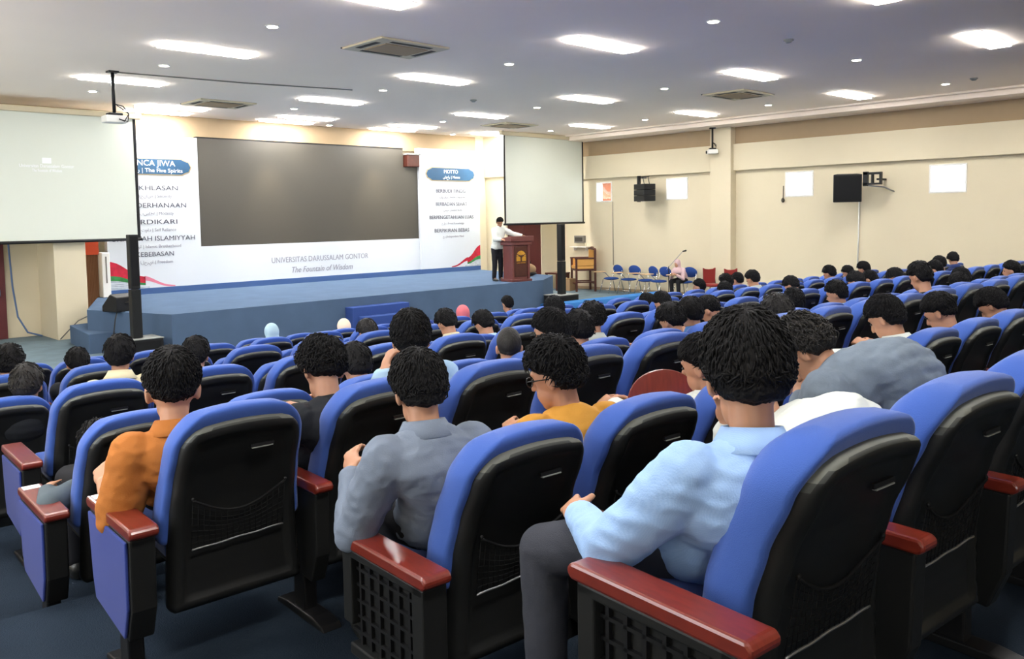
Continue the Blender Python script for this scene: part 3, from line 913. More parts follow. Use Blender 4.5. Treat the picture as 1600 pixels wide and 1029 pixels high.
ac2 = thing('tall_armchair', 'tall dark wood armchair with tan upholstery in the hall corner', 'armchair', (22.2, 19.55, 0), radians(55))
MB().box(-0.36, 0.36, -0.3, 0.34, 0.78, 0.9).build('seat', M_TANV, ac2, bevel=0.03)
MB().box(-0.36, 0.36, -0.3, 0.34, 0.72, 0.78).build('seat_frame', M_WOODD, ac2, bevel=0.01)
bk = MB().box(-0.33, 0.33, -0.36, -0.28, 0.9, 1.44).build('backrest', M_TANV, ac2, bevel=0.02)
MB().prism([(-0.4, 1.44), (0.4, 1.44), (0.36, 1.5), (0.15, 1.51), (0, 1.55), (-0.15, 1.51), (-0.36, 1.5)], 1, -0.38, -0.28).build('crest_rail', M_WOODD, bk, bevel=0.01)
for s_ in (-1, 1):
    MB().box(0.36 * s_ - 0.035, 0.36 * s_ + 0.035, 0.29, 0.36, 0, 1.15).build('front_leg', M_WOODD, ac2, bevel=0.006)
    MB().box(0.36 * s_ - 0.035, 0.36 * s_ + 0.035, -0.38, -0.31, 0, 1.46).build('rear_leg', M_WOODD, ac2, bevel=0.006)
    a = MB().box(0.36 * s_ - 0.045, 0.36 * s_ + 0.045, -0.31, 0.38, 1.13, 1.18).build('armrest', M_WOODD, ac2, bevel=0.012)
    MB().box(0.36 * s_ - 0.02, 0.36 * s_ + 0.02, -0.3, 0.29, 0.9, 1.13).build('arm_panel', M_TANV, a, bevel=0.006)
MB().box(-0.36, 0.36, 0.3, 0.34, 0.25, 0.3).box(-0.36, 0.36, -0.36, -0.32, 0.25, 0.3).box(-0.38, -0.34, -0.36, 0.34, 0.3, 0.35).box(0.34, 0.38, -0.36, 0.34, 0.3, 0.35).build('stretcher', M_WOODD, ac2)

tb = thing('side_table', 'small dark wood table standing in the corner behind the black column', 'table', (21.9, 20.5, 0))
MB().box(-0.35, 0.35, -0.3, 0.3, 0.58, 0.63).build('table_top', M_WOODD, tb, bevel=0.01)
for x in (-0.3, 0.3):
    for y in (-0.25, 0.25):
        MB().box(x - 0.03, x + 0.03, y - 0.03, y + 0.03, 0, 0.58).build('leg', M_WOODD, tb)
MB().box(-0.3, 0.3, -0.26, -0.24, 0.44, 0.58).build('apron', M_WOODD, tb)
cb = thing('cardboard_box', 'brown cardboard box on the floor between side table and armchair', 'box', (22.0, 20.03, 0), radians(10))
MB().box(-0.22, 0.22, -0.16, 0.16, 0, 0.42).build('carton', M_CARD, cb, bevel=0.006)
MB().box(-0.22, 0.22, -0.03, 0.03, 0.42, 0.424).build('packing_tape', M_TANV, cb)
ms = thing('microphone_stand', 'black microphone stand with its boom slanting up beside seated woman', 'microphone stand', (22.05, 15.8, 0))
MB().tube([(0, 0, 0), (0, 0, 0.02)], 0.14, 18).build('base', M_BLACK, ms)
MB().tube([(0, 0, 0.02), (0, 0, 0.98)], 0.013, 8).build('pole', M_BLACK, ms)
bo = MB().tube([(0.0, 0.08, 0.88), (0.05, -0.5, 1.46)], 0.01, 8).build('boom', M_STEEL, ms)
MB().tube([(0.05, -0.5, 1.46), (0.055, -0.62, 1.49)], [0.02, 0.03], 10).build('microphone', M_BLACK, bo)


# ------------------------------------------------------------------ auditorium seats
def curve_y(z, T=[(0.18, 0.05), (0.30, 0.06), (0.45, 0.06), (0.58, 0.045), (0.70, 0.01), (0.82, -0.045), (0.93, -0.10), (1.02, -0.14)]):
    """rear surface of a seat back: upright below, leaning away at the top."""
    if z <= T[0][0]:
        return T[0][1]
    for (a, b), (c, d) in zip(T, T[1:]):
        if z <= c:
            k = (z - a) / (c - a)
            k2 = k * k * (3 - 2 * k) * 0.35 + k * 0.65
            return b + (d - b) * k2
    return T[-1][1]


def pad(hw, z0, zt, crown, rt, rb_, off, T, eb, ef, bulge=0.0, recess=None, ribs=False, nu=None, taper=0.0, nv=26):
    """closed slab with rounded outline (x, z) following curve_y; eb/ef edge roundings on the back and front."""
    e = [0, 0.02, 0.06, 0.11, 0.15, 0.18, 0.22, 0.3, 0.45, 0.7]
    us = [-1 + a for a in e] + [0.0] + [1 - a for a in reversed(e)]
    ez = [0, 0.006, 0.014, 0.025, 0.036, 0.045, 0.055, 0.07]
    H = zt - z0
    vs_ = [a for a in ez] + [0.07 + (H - 0.14) * i / nv for i in range(1, nv)] + [H - a for a in reversed(ez)]
    nU, nV = len(us), len(vs_)
    back, front = [], []
    for vz in vs_:
        z = z0 + vz
        w_ = hw * (1 - taper * vz / H)
        if z > zt - rt:
            d = z - (zt - rt)
            w_ = w_ - rt + sqrt(max(rt * rt - d * d, 0))
        if z < z0 + rb_:
            d = z0 + rb_ - z
            w_ = w_ - rb_ + sqrt(max(rb_ * rb_ - d * d, 0))
        for u in us:
            x = u * w_
            zz = z + crown * (1 - (x / hw) ** 2) * (vz / H)
            dist = min(w_ - abs(x), zt - z, z - z0)
            kb = 1 - sqrt(max(0, 1 - (1 - min(dist / eb, 1)) ** 2))
            kf = 1 - sqrt(max(0, 1 - (1 - min(dist / ef, 1)) ** 2))
            yb = curve_y(z) + off + eb * kb * 0.9
            if recess and dist > recess[0]:
                yb += recess[1] * min(1, (dist - recess[0]) / 0.005)
            if ribs and z < 0.42:
                yb += 0.004 * (0.5 + 0.5 * sin(z * 160))
            yf = curve_y(z) + off + T - min(ef, T * 0.6) * kf + bulge * (1 - u * u) * sin(pi * min(1, vz / H))
            back.append((x, yb, zz))
            front.append((x, max(yf, yb + 0.002), zz))
    mb = MB()
    n = nU * nV
    fs = []
    for j in range(nV - 1):
        for i in range(nU - 1):
            a = j * nU + i
            fs.append((a, a + 1, a + nU + 1, a + nU))
            fs.append((n + a, n + a + nU, n + a + nU + 1, n + a + 1))
    for j in range(nV - 1):
        a = j * nU
        fs.append((a, a + nU, n + a + nU, n + a))
        a = j * nU + nU - 1
        fs.append((a, n + a, n + a + nU, a + nU))
    for i in range(nU - 1):
        fs.append((i, n + i, n + i + 1, i + 1))
        a = (nV - 1) * nU + i
        fs.append((a, a + 1, n + a + 1, n + a))
    mb.add(back + front, fs)
    return mb


ARM_X = 0.325


def arm_unit(t, sx, style, ARM_X=0.325, wa=0.04):
    """arm box: wooden top, panel, post and foot.  style: 'blue' outer upholstery, 'grid' open ribbed box, 'plain'."""
    x = sx * ARM_X
    w2 = wa - 0.007
    a = MB().prism([(-0.04, 0.565), (0.475, 0.565), (0.49, 0.578), (0.49, 0.595), (0.475, 0.608), (-0.04, 0.608), (-0.055, 0.595), (-0.055, 0.578)], 0, x - wa, x + wa)
    a.build('armrest', M_WOOD, t, bevel=0.009, bseg=2)
    side = [(-0.03, 0.565), (0.465, 0.565), (0.43, 0.30), (0.40, 0.215), (0.03, 0.175), (-0.02, 0.30)]
    if style == 'grid':
        p = MB()
        p.prism(side, 0, x - 0.012, x + w2)
        p.box(x - w2, x + w2, -0.035, 0.03, 0.20, 0.565).box(x - w2, x + w2, 0.40, 0.46, 0.30, 0.565)
        p.box(x - w2, x + w2, -0.03, 0.46, 0.535, 0.565).box(x - w2, x + w2, 0.0, 0.42, 0.195, 0.235)
        p = p.build('arm_box', M_SHELL, t, bevel=0.006)
        g = MB()
        for k in range(6):
            y = 0.07 + 0.06 * k
            g.box(x - 0.024, x - 0.012, y, y + 0.012, 0.235, 0.535)
        for k in range(5):
            z = 0.27 + 0.055 * k
            g.box(x - 0.024, x - 0.012, 0.03, 0.43, z, z + 0.01)
        g.build('rib_grid', M_BLACK, p)
    else:
        p = MB().prism(side, 0, x - w2, x + w2).build('arm_box', M_SHELL, t, bevel=0.008)
        if style == 'blue':
            ins = [(y * 0.94 + 0.015, 0.385 + (z - 0.385) * 0.95) for y, z in side]
            xs = x + sx * w2
            MB().prism(ins, 0, min(xs, xs + sx * 0.012), max(xs, xs + sx * 0.012)).build('side_panel', M_BLUE2, p, bevel=0.006)
    MB().box(x - 0.03, x + 0.03, 0.10, 0.20, 0.02, 0.24).build('leg', M_BLACK, t, bevel=0.008)
    MB().prism([(-0.08, 0.0), (0.34, 0.0), (0.33, 0.022), (0.24, 0.034), (0.02, 0.034), (-0.06, 0.022)], 0, x - 0.045, x + 0.045).build('foot_plate', M_BLACK, t, bevel=0.006)


def make_seat(label, left='plain', right=None, detail=True):
    t = thing('auditorium_seat', label, 'seat')
    pad(0.288, 0.46, 0.945, 0.044, 0.12, 0.03, 0.045, 0.155, 0.022, 0.075, bulge=0.02, taper=0.12).build('back_cushion', M_BLUE, t, True)
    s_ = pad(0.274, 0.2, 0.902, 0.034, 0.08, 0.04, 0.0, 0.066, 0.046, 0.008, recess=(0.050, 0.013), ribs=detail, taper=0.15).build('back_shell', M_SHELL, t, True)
    s_.data.materials.append(M_RIMLIT2)
    s_.data.materials.append(M_RIMLIT)
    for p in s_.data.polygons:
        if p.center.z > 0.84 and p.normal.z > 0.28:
            p.material_index = 2 if p.normal.z > 0.5 else 1  # up-facing rim faces get the painted highlight greys
    c = MB()
    c.prism([(0.13, 0.40), (0.56, 0.42), (0.60, 0.45), (0.60, 0.48), (0.56, 0.505), (0.13, 0.475)], 0, -0.255, 0.255)
    c.build('seat_cushion', M_BLUE, t, bevel=0.02, bseg=3)
    if detail:
        MB().box(-0.23, 0.23, 0.14, 0.55, 0.36, 0.405).build('seat_pan', M_SHELL, t, bevel=0.01)
        z = 0.826
        y = curve_y(z) + 0.008
        MB().box(0.02, 0.115, y - 0.004, y + 0.006, z - 0.012, z).build('handle_slot', M_BLACK, s_)
        MB().box(0.025, 0.11, y - 0.007, y + 0.004, z - 0.016, z - 0.0125).build('slot_lip', M_GREY, s_)  # pale strip painted as the glint on the slot's lower edge
        # pocket net hanging from two studs
        net = MB()
        W = 0.185
        cord = [(-W + 2 * W * i / 16, 0, 0.64 - 0.075 * sin(pi * i / 16)) for i in range(17)]
        bot = [(-W + 2 * W * i / 16, 0, 0.44 + 0.0015 * sin(i) + 0.012 * i / 16) for i in range(17)]

        def on(p, out=0.012):
            return (p[0], curve_y(p[2]) - out + 0.008, p[2])
        net.tube([on(p, 0.016) for p in cord], 0.005, 6)
        for i in range(17):
            net.tube([on(cord[i]), on(bot[i])], 0.0013, 4)
        for k in range(1, 8):
            net.tube([on((c0_[0], 0, b0_[2] + (c0_[2] - b0_[2]) * k / 8)) for c0_, b0_ in zip(cord, bot)], 0.0013, 4)
        nt_ = net.build('net_pocket', M_NET, t, True)
        hem = MB()
        hem.tube([on(p, 0.014) for p in bot], 0.004, 6)
        hem.build('elastic_hem', M_STEEL, nt_, True)
        for s in (-1, 1):
            MB().ell(on((s * W, 0, 0.645), 0.014), (0.007, 0.005, 0.007), None, 8, 6).build('stud', M_BLACK, nt_, True)
    if left == 'plain':
        arm_unit(t, -1, left)
    else:
        arm_unit(t, -1, left, 0.41 if left == 'grid' else 0.385, 0.052)
    if right:
        arm_unit(t, 1, right)
    return t


PROTO = {}
HIDE = []
SEATS = {}
NAMED_SEAT = {
    (0, 0): 'blue seat with black back behind the man in the light blue striped shirt',
    (0, 1): 'blue seat with black back behind the bent person in white',
    (0, 2): 'blue seat with black back behind the man doubled over in a grey shirt',
    (1, 0): 'blue seat with black back and open ribbed arm behind the slate grey shirt',
    (1, 1): 'blue seat with black back behind the man in the mustard shirt',
    (1, 2): 'blue seat whose dark red writing tablet is swung up beside a face',
    (2, 0): 'blue aisle seat with black back behind the man in the orange shirt',
    (2, 1): 'blue seat with black back behind the curly-haired man in black',
    (3, 0): 'blue aisle seat with a grey sleeve on its wooden armrest',
    (4, 0): 'empty blue aisle seat with blue side panel two rows ahead of orange shirt',
}
for i in range(11):
    for k in range(ROW_N[i]):
        x = ROW_X0[i] + ROW_W[i] * k
        y = row_y(i, x)
        near = i <= 4
        st_ = 'plain'
        if k == 0:
            st_ = 'grid' if i <= 1 else 'blue'
        key = (st_, near)
        lab = NAMED_SEAT.get((i, k), 'blue black-backed seat, %s from left aisle in the %s row from camera' % (ORD[k + 1], ORD[i + 1]))
        if key not in PROTO:
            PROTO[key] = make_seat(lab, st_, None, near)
            t = PROTO[key]
            t.location = (x, y, ROW_Z[i])
            t.rotation_euler = (0, 0, ANG - (0.05, 0.02)[i] if i < 2 else ANG)
            t['group'] = 'auditorium seats'
        else:
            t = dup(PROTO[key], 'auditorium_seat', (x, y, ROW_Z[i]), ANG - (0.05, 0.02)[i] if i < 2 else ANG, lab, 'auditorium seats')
        SEATS[(i, k)] = t

# writing tablet swung up on the third seat of the second row
tt = SEATS[(1, 2)]
pts = [(0.17 * cos(a), 0.0 + 0.15 * sin(a)) for a in [pi * j / 16 for j in range(17)]] + [(-0.17, -0.12), (0.17, -0.12)]
wt = MB().prism(pts, 1, -0.009, 0.009).build('writing_tablet', M_WOOD, tt, bevel=0.004)
wt.location = (-0.13, 0.36, 0.82)
wt.rotation_euler = (radians(-12), 0, radians(-38))
MB().tube([(-0.1, 0, -0.12), (-0.16, 0, -0.24)], 0.012, 8).build('tablet_hinge', M_BLACK, wt)
# paper number slips on three aisle armrests
for (i, k) in ((2, 0), (3, 0)):
    s_ = [c for c in SEATS[(i, k)].children if c.name.startswith('armrest')][0]
    MB().box(-0.385 - 0.04, -0.385 + 0.035, 0.40, 0.46, 0.608, 0.6095).build('paper_slip', M_WINK, s_)
# azure cloth over the front seats
az = thing('seat_cover', 'bright azure cloth draped over the front seats beside the floor', 'cloth', (11.9, row_y(10, 11.9), 0.085), ANG)
pr = [(-0.12, 0.55), (-0.13, 0.92), (-0.1, 1.0), (-0.03, 1.035), (0.06, 1.02), (0.1, 0.95), (0.13, 0.6)]
az_m = MB().prism(pr + [(p[0] * 0.93, p[1] - 0.012) for p in reversed(pr)], 0, -1.55, 1.5).build('cloth', M_AZURE, az)

# ------------------------------------------------------------------ people
REMESH = []      # (object, voxel, smooth steps, wrinkle)


def remesh(o, voxel, smooth=4, wrinkle=0.0):
    m = o.modifiers.new('join', 'REMESH')
    m.mode = 'VOXEL'
    m.voxel_size = voxel
    m.use_smooth_shade = True
    s_ = o.modifiers.new('soften', 'SMOOTH')
    s_.factor = 0.5
    s_.iterations = smooth
    REMESH.append((o, wrinkle))
    return o


def lerp(a, b, k):
    return a + (b - a) * k


def tab(t, T):
    for (a, b), (c, d) in zip(T, T[1:]):
        if t <= c:
            k = (t - a) / (c - a)
            return tuple(x + (y - x) * k for x, y in zip(b, d))
    return T[-1][1]


def two_bone(s, wr, l1, l2, hint):
    d = wr - s
    L = d.length
    if L > (l1 + l2) * 0.985:
        d = d * ((l1 + l2) * 0.985 / L)
        L = d.length
        wr = s + d
    u = d.normalized()
    a = (l1 * l1 - l2 * l2 + L * L) / (2 * L)
    h = sqrt(max(l1 * l1 - a * a, 0))
    n = hint - u * hint.dot(u)
    n = n.normalized() if n.length > 1e-5 else u.orthogonal().normalized()
    return s + u * a + n * h, wr


def basis(x, y, z):
    return Matrix((x, y, z)).transposed()


def hair_mesh(c, R, F, U, style, near):
    bm = bmesh.new()
    bmesh.ops.create_icosphere(bm, subdivisions=6 if near else 4, radius=1.0)
    r0 = (0.079, 0.099, 0.110)
    grow = {'short': 0.021, 'curly': 0.032, 'fade': 0.019, 'long': 0.027, 'shaved': 0.006}[style]
    amp = {'short': 0.005, 'curly': 0.010, 'fade': 0.004, 'long': 0.005, 'shaved': 0.0008}[style]
    low = {'short': -0.88, 'curly': -0.82, 'fade': -0.66, 'long': -0.93, 'shaved': -0.72}[style]
    sd = V((c.x * 3.1, c.y * 2.7, c.z * 5))
    for v in bm.verts:
        a, b, u = v.co
        az = math.atan2(abs(a), b)                 # 0 at the face, pi at the nape
        if az < 1.0:
            line = lerp(0.30, 0.10, az / 1.0)
        elif az < 1.6:
            line = lerp(0.10, -0.14, (az - 1.0) / 0.6)
        elif az < 1.95:
            line = lerp(-0.14, low + 0.12, (az - 1.6) / 0.35)
        else:
            line = lerp(low + 0.12, low, (az - 1.95) / 1.19)
        line += 0.05 * noise.noise(v.co * 7 + sd)
        d = u - line
        k = max(0.0, min(1.0, (d + 0.02) / 0.42))
        k = k * k * (3 - 2 * k) * 0.65 + k * 0.35
        if style == 'fade':
            k *= 0.45 + 0.55 * max(0, min(1, (u + 0.15) / 0.4))
        th = grow * k * (0.8 + 0.3 * max(0, u))
        q = v.co * (10 if style != 'curly' else 7) + sd
        n1 = noise.noise(q) * 0.5 + noise.noise(q * 2.4) * 0.12
        st_ = noise.noise(V((a * 26, b * 26, u * 7)) + sd) * 0.6 + noise.noise(V((a * 60, b * 60, u * 16)) + sd) * 0.35
        th += (amp * n1 + amp * 0.8 * st_) * min(1, k * 1.6)
        th += 0.002 * k - 0.006 * (1 - k) * (1 if d < 0.03 else max(0, 1 - (d - 0.03) / 0.05)) - (0.02 if d < -0.06 else 0)
        f_ = 1.0
        if az > 1.7 and u < 0 and k > 0:
            f_ = max(1.0, 0.90 / max(0.25, sqrt(max(0.0, 1 - u * u))))
            f_ = lerp(1.0, min(f_, 1.75), min(1, (az - 1.7) / 0.5) * min(1, k * 3))
        v.co = V((a * f_ * (r0[0] + th), b * f_ * (r0[1] + th), u * (r0[2] + th)))
    M = basis(R, F, U)
    mb = MB()
    bm.verts.ensure_lookup_table()
    mb.add([c + M @ v.co for v in bm.verts], [tuple(v.index for v in f.verts) for f in bm.faces])
    if style != 'shaved':
        # loose locks over the cap: they fall away from the crown
        rnd = random.Random(int(abs(c.x) * 977 + abs(c.y) * 331 + abs(c.z) * 7919))
        crown = V((rnd.uniform(-0.2, 0.2), -0.45, 0.9)).normalized()
        ups = [v for v in bm.verts if v.co.z > (-0.055 if v.co.y < 0 else 0.05) and v.co.length > 0.09]
        for _ in range((1500 if style != 'curly' else 1100) if near else 260):
            v = rnd.choice(ups).co
            n = v.normalized()
            d = (n - crown * n.dot(crown))
            j_ = 0.45 if style == 'curly' else 0.16
            d = d.normalized() + V((rnd.uniform(-j_, j_), rnd.uniform(-j_, j_), rnd.uniform(-j_, j_)))
            d = (d - n * d.dot(n)).normalized()
            L = rnd.uniform(0.022, 0.040) * (1.1 if style == 'curly' else 0.85 if style == 'fade' else 1.0)
            up = rnd.uniform(0.0, 0.28) if style != 'curly' else rnd.uniform(0.1, 0.7)
            p0 = v * 0.985
            p1 = v + (d * 0.5 + n * up * 0.35) * L
            p2 = v + (d - n * (0.35 - up * 0.4)) * L
            w_ = rnd.uniform(0.0022, 0.0042) if near else rnd.uniform(0.003, 0.005)
            mb.tube([c + M @ p0, c + M @ p1, c + M @ p2], [w_, w_ * 0.8, w_ * 0.12], 5)
    bm.free()
    return mb


def hand(mb, wr, fw, palm_n, side, curl=0.6, near=True):
    """palm, four bent fingers and a thumb; fw points along the hand, palm_n out of the palm, side is +1/-1 for the thumb side."""
    fw = fw.normalized()
    n = (palm_n - fw * palm_n.dot(fw)).normalized()
    s = fw.cross(n) * side
    mb.ell(wr + fw * 0.045, (0.040, 0.05, 0.016), basis(s, fw, n), 12, 8)
    for k, (off, ln) in enumerate(((0.030, 0.072), (0.010, 0.080), (-0.010, 0.074), (-0.029, 0.058))):
        p = wr + fw * 0.085 + s * off
        pts, a = [p], 0.25
        for j in range(3):
            a += curl * (0.5 + 0.35 * j)
            p = p + (fw * cos(a) + n * sin(a)) * ln * (0.45, 0.32, 0.25)[j]
            pts.append(p)
        mb.chain(pts, [0.0095, 0.009, 0.008, 0.007], 8)
    p = wr + fw * 0.025 + s * 0.034
    p2 = p + (s * 0.7 + fw * 0.6 + n * 0.35).normalized() * 0.04
    p3 = p2 + (s * 0.1 + fw * 0.85 + n * 0.5).normalized() * 0.032
    mb.chain([wr + fw * 0.015 + s * 0.02, p, p2, p3], [0.014, 0.0135, 0.0105, 0.008], 8)


def person(label, head, hip, zf, face=ANG, hyaw=0.0, hpitch=20.0, hroll=0.0, byaw=0.0, shirt='white', sleeve='long', trou=None, hair='short',
           near=False, collar=True, hump=0.0, skin=None, hands=None, elbows=None, knees=None, stand=False, scarf=None, hairm=None, group=None, glasses=False, slump=0.05, hscale=1.0):
    H = V(hip)
    Hc = V(head)
    t = thing('person', label, 'person', (H.x, H.y, zf), 0, group)
    O = V((H.x, H.y, zf))
    H, Hc = H - O, Hc - O
    zero = 0.0
    U = V((0, 0, 1))
    fa = face - radians(byaw)
    F = V((-sin(fa), cos(fa), 0))
    R = V((F.y, -F.x, 0))
    ha = face - radians(hyaw)
    hF0 = V((-sin(ha), cos(ha), 0))
    hR = V((hF0.y, -hF0.x, 0))
    p_ = radians(hpitch)
    hF = hF0 * cos(p_) - U * sin(p_)
    hU = U * cos(p_) + hF0 * sin(p_)
    if hroll:
        q = Matrix.Rotation(radians(hroll), 3, hF)
        hR, hU = q @ hR, q @ hU
    HM = basis(hR, hF, hU)
    hR, hF, hU = hR * hscale, hF * hscale, hU * hscale
    HM = basis(hR, hF, hU)
    vox = 0.0075 if near else 0.013
    skin = skin or M_SKIN
    # spine
    N = Hc - (hU * 0.5 + U * 0.5).normalized() * 0.155 * hscale - hF0 * 0.028
    P1 = H + U * (0.20 + hump) - F * slump
    P2 = N - (U * 0.75 + (N - H).normalized() * 0.25).normalized() * 0.17 - F * slump + U * hump

    def bez(k):
        return H * (1 - k) ** 3 + P1 * 3 * k * (1 - k) ** 2 + P2 * 3 * k * k * (1 - k) + N * k ** 3

    def tan(k):
        return (bez(min(k + 0.02, 1)) - bez(max(k - 0.02, 0))).normalized()
    TT = [(0, (0.165, 0.115)), (0.25, (0.15, 0.11)), (0.5, (0.162, 0.112)), (0.72, (0.182, 0.115)), (0.86, (0.172, 0.10)), (0.94, (0.125, 0.082)), (1, (0.066, 0.062))]

    def torso(mb, g, k0=0.0, k1=1.0, n=16):
        for i in range(n):
            k = k0 + (k1 - k0) * i / (n - 1)
            hw, hd = tab(k, TT)
            T = tan(k)
            D = R.cross(T).normalized() if True else F
            mb.ell(bez(k), (hw + g, hd + g, lerp(0.085, 0.042, k) + g), basis(R, D, T), 20, 12)
    S = {}
    for s in (-1, 1):
        S[s] = bez(0.87) + R * (0.163 * s) - F * 0.0
    E, W = {}, {}
    for s in (-1, 1):
        if stand:
            d_w = H + R * 0.22 * s + F * 0.2 + U * 0.1
        else:
            d_w = H + F * 0.37 + R * 0.07 * s + U * 0.13
        wr = (V(hands[s]) - O) if hands and s in hands else d_w
        hint = (V(elbows[s]) - O - S[s]) if elbows and s in elbows else (R * s * 0.42 - U * 0.7 - F * 0.3)
        E[s], W[s] = two_bone(S[s], wr, 0.30, 0.26, hint)
    # legs
    K, A = {}, {}
    for s in (-1, 1):
        if stand:
            K[s] = H * 0.5 + R * 0.1 * s + F * 0.03
            A[s] = V((H.x, H.y, 0.09)) + R * 0.11 * s
        else:
            kz = 0.53
            K[s] = V((H.x, H.y, kz)) + F * 0.42 + R * 0.13 * s
            if knees and s in knees:
                K[s] = V(knees[s]) - O
            A[s] = V((K[s].x, K[s].y, 0.09)) - F * 0.03
    # skin
    b = MB()
    b.ell(Hc + hU * 0.015, (0.076, 0.096, 0.104), HM, 20, 14)
    b.ell(Hc + hF * 0.035 - hU * 0.06, (0.056, 0.066, 0.066), HM, 16, 10)
    b.ell(Hc + hF * 0.062 - hU * 0.105, (0.026, 0.028, 0.022), HM, 12, 8)
    b.chain([Hc + hF * 0.092 + hU * 0.012, Hc + hF * 0.112 - hU * 0.030], [0.010, 0.014], 8)
    b.ell(Hc + hF * 0.088 - hU * 0.066, (0.026, 0.014, 0.009), HM, 10, 6)
    b.ell(Hc + hF * 0.082 + hU * 0.03, (0.052, 0.02, 0.014), HM, 12, 6)
    for s in (-1, 1):
        q = Matrix.Rotation(radians(22 * s), 3, hU)
        b.ell(Hc + hR * 0.081 * s - hF * 0.008 - hU * 0.018, (0.011, 0.021, 0.033), basis(q @ hR, q @ hF, hU), 10, 8)
        b.ell(Hc + hR * 0.084 * s - hF * 0.018 - hU * 0.008, (0.010, 0.013, 0.024), basis(q @ hR, q @ hF, hU), 10, 8)
    b.chain([Hc - hU * 0.05 - hF * 0.012, N + U * 0.015, N - U * 0.05], [0.054, 0.055, 0.07], 14)
    torso(b, -0.012)
    for s in (-1, 1):
        b.chain([S[s], E[s], W[s]], [0.055, 0.040, 0.028], 12)
        fw = (W[s] - E[s]).normalized()
        hand(b, W[s], fw, (-U * 0.6 - R * s * 0.5), -s if False else s, 0.5)
        b.chain([H + R * 0.09 * s, K[s], A[s]], [0.082, 0.056, 0.04], 12)
        b.chain([A[s], A[s] + F * 0.14 - U * 0.05], [0.036, 0.026], 8)
    body = b.build('body', skin, t)
    remesh(body, vox, 3)
    # trousers and shoes
    tr = MB()
    tr.ell(H, (0.175, 0.13, 0.11), basis(R, F, U), 18, 10)
    for s in (-1, 1):
        tr.chain([H + R * 0.085 * s, K[s], A[s] + U * 0.02], [0.098, 0.074, 0.06], 14)
    remesh(tr.build('trousers' if not scarf else 'long_skirt', trou or M_TROU, t), vox * 1.3, 5, 0.004 if near else 0)
    for s in (-1, 1):
        sh_ = MB()
        sh_.chain([A[s] - U * 0.03 - F * 0.03, A[s] - U * 0.045 + F * 0.07, A[s] - U * 0.055 + F * 0.17], [0.045, 0.045, 0.036], 10)
        sh_.ell(A[s] - U * 0.075 + F * 0.07, (0.048, 0.14, 0.018), basis(R, F, U), 14, 6)
        remesh(sh_.build('shoe', M_SHOE, t), 0.012, 3)
    # shirt
    c = MB()
    bg_ = 0.01 if near else 0.0
    torso(c, 0.014 + bg_, 0.06, 0.955)
    if not stand:
        c.ell(H - U * 0.005, (0.182, 0.14, 0.105), basis(R, F, U), 18, 10)
    for s in (-1, 1):
        if sleeve == 'long':
            c.chain([S[s], lerp(S[s], E[s], 0.5), E[s], lerp(E[s], W[s], 0.88)], [0.078 + bg_, 0.068 + bg_, 0.056 + bg_, 0.043 + bg_ * 0.5], 14)
        elif sleeve == 'none':
            pass
        else:
            c.chain([S[s], lerp(S[s], E[s], 0.8)], [0.078 + bg_, 0.072 + bg_], 14)
    sh = c.build('shirt', M_SH[shirt], t)
    remesh(sh, 0.008 if near else 0.014, 6 if near else 3, 0.013 if near else 0)
    # collar
    if collar and not scarf:
        ax = (Hc - hU * 0.06 - N).normalized()
        ax = (ax * 0.6 + U * 0.4).normalized()
        cf = (F - ax * F.dot(ax)).normalized()
        cr = cf.cross(ax).normalized()
        m = MB()
        n = 22
        prof = [(0.074, -0.03), (0.068, 0.022), (0.073, 0.025), (0.090, -0.006), (0.110, -0.034), (0.104, -0.040)]
        vs = []
        for i in range(n + 1):
            th = radians(25) + (2 * pi - radians(50)) * i / n
            for (r_, z_) in prof:
                vs.append(N + ax * 0.022 + (cf * cos(th) * 1.05 + cr * sin(th)) * r_ + ax * (z_ + 0.012))
        fs = []
        for i in range(n):
            for j in range(len(prof)):
                j2 = (j + 1) % len(prof)
                a = i * len(prof)
                fs.append((a + j, a + j2, a + len(prof) + j2, a + len(prof) + j))
        fs += [tuple(range(len(prof))), tuple(n * len(prof) + j for j in range(len(prof) - 1, -1, -1))]
        m.add(vs, fs)
        m.build('collar', M_SH[shirt], sh, True)
    # head cover
    if scarf:
        k = MB()
        k.ell(Hc + hU * 0.012 - hF * 0.012, (0.096, 0.112, 0.122), HM, 20, 14)
        k.chain([Hc - hU * 0.05 - hF * 0.02, N, N - U * 0.06], [0.088, 0.095, 0.13], 16)
        k.ell(N - U * 0.1 + F * 0.03, (0.19, 0.15, 0.12), basis(R, F, U), 18, 10)
        remesh(k.build('headscarf', M_SH[scarf], t), 0.012, 4)
        fc = MB()
        fc.ell(Hc + hF * 0.062 - hU * 0.03, (0.058, 0.062, 0.085), HM, 16, 10)
        fc.chain([Hc + hF * 0.118 + hU * 0.0, Hc + hF * 0.128 - hU * 0.032], [0.009, 0.013], 8)
        remesh(fc.build('face', skin, body), 0.008, 2)
    else:
        hair_mesh(Hc + hU * 0.018 - hF * 0.004, hR, hF, hU, hair, near).build('hair', hairm or M_HAIR, t, True)
    ey = MB()
    for s in (-1, 1):
        ey.ell(Hc + hF * 0.088 + hR * 0.032 * s + hU * 0.004, (0.014, 0.008, 0.007), HM, 8, 6)
    ey.build('eyes', M_EYE, t, True)
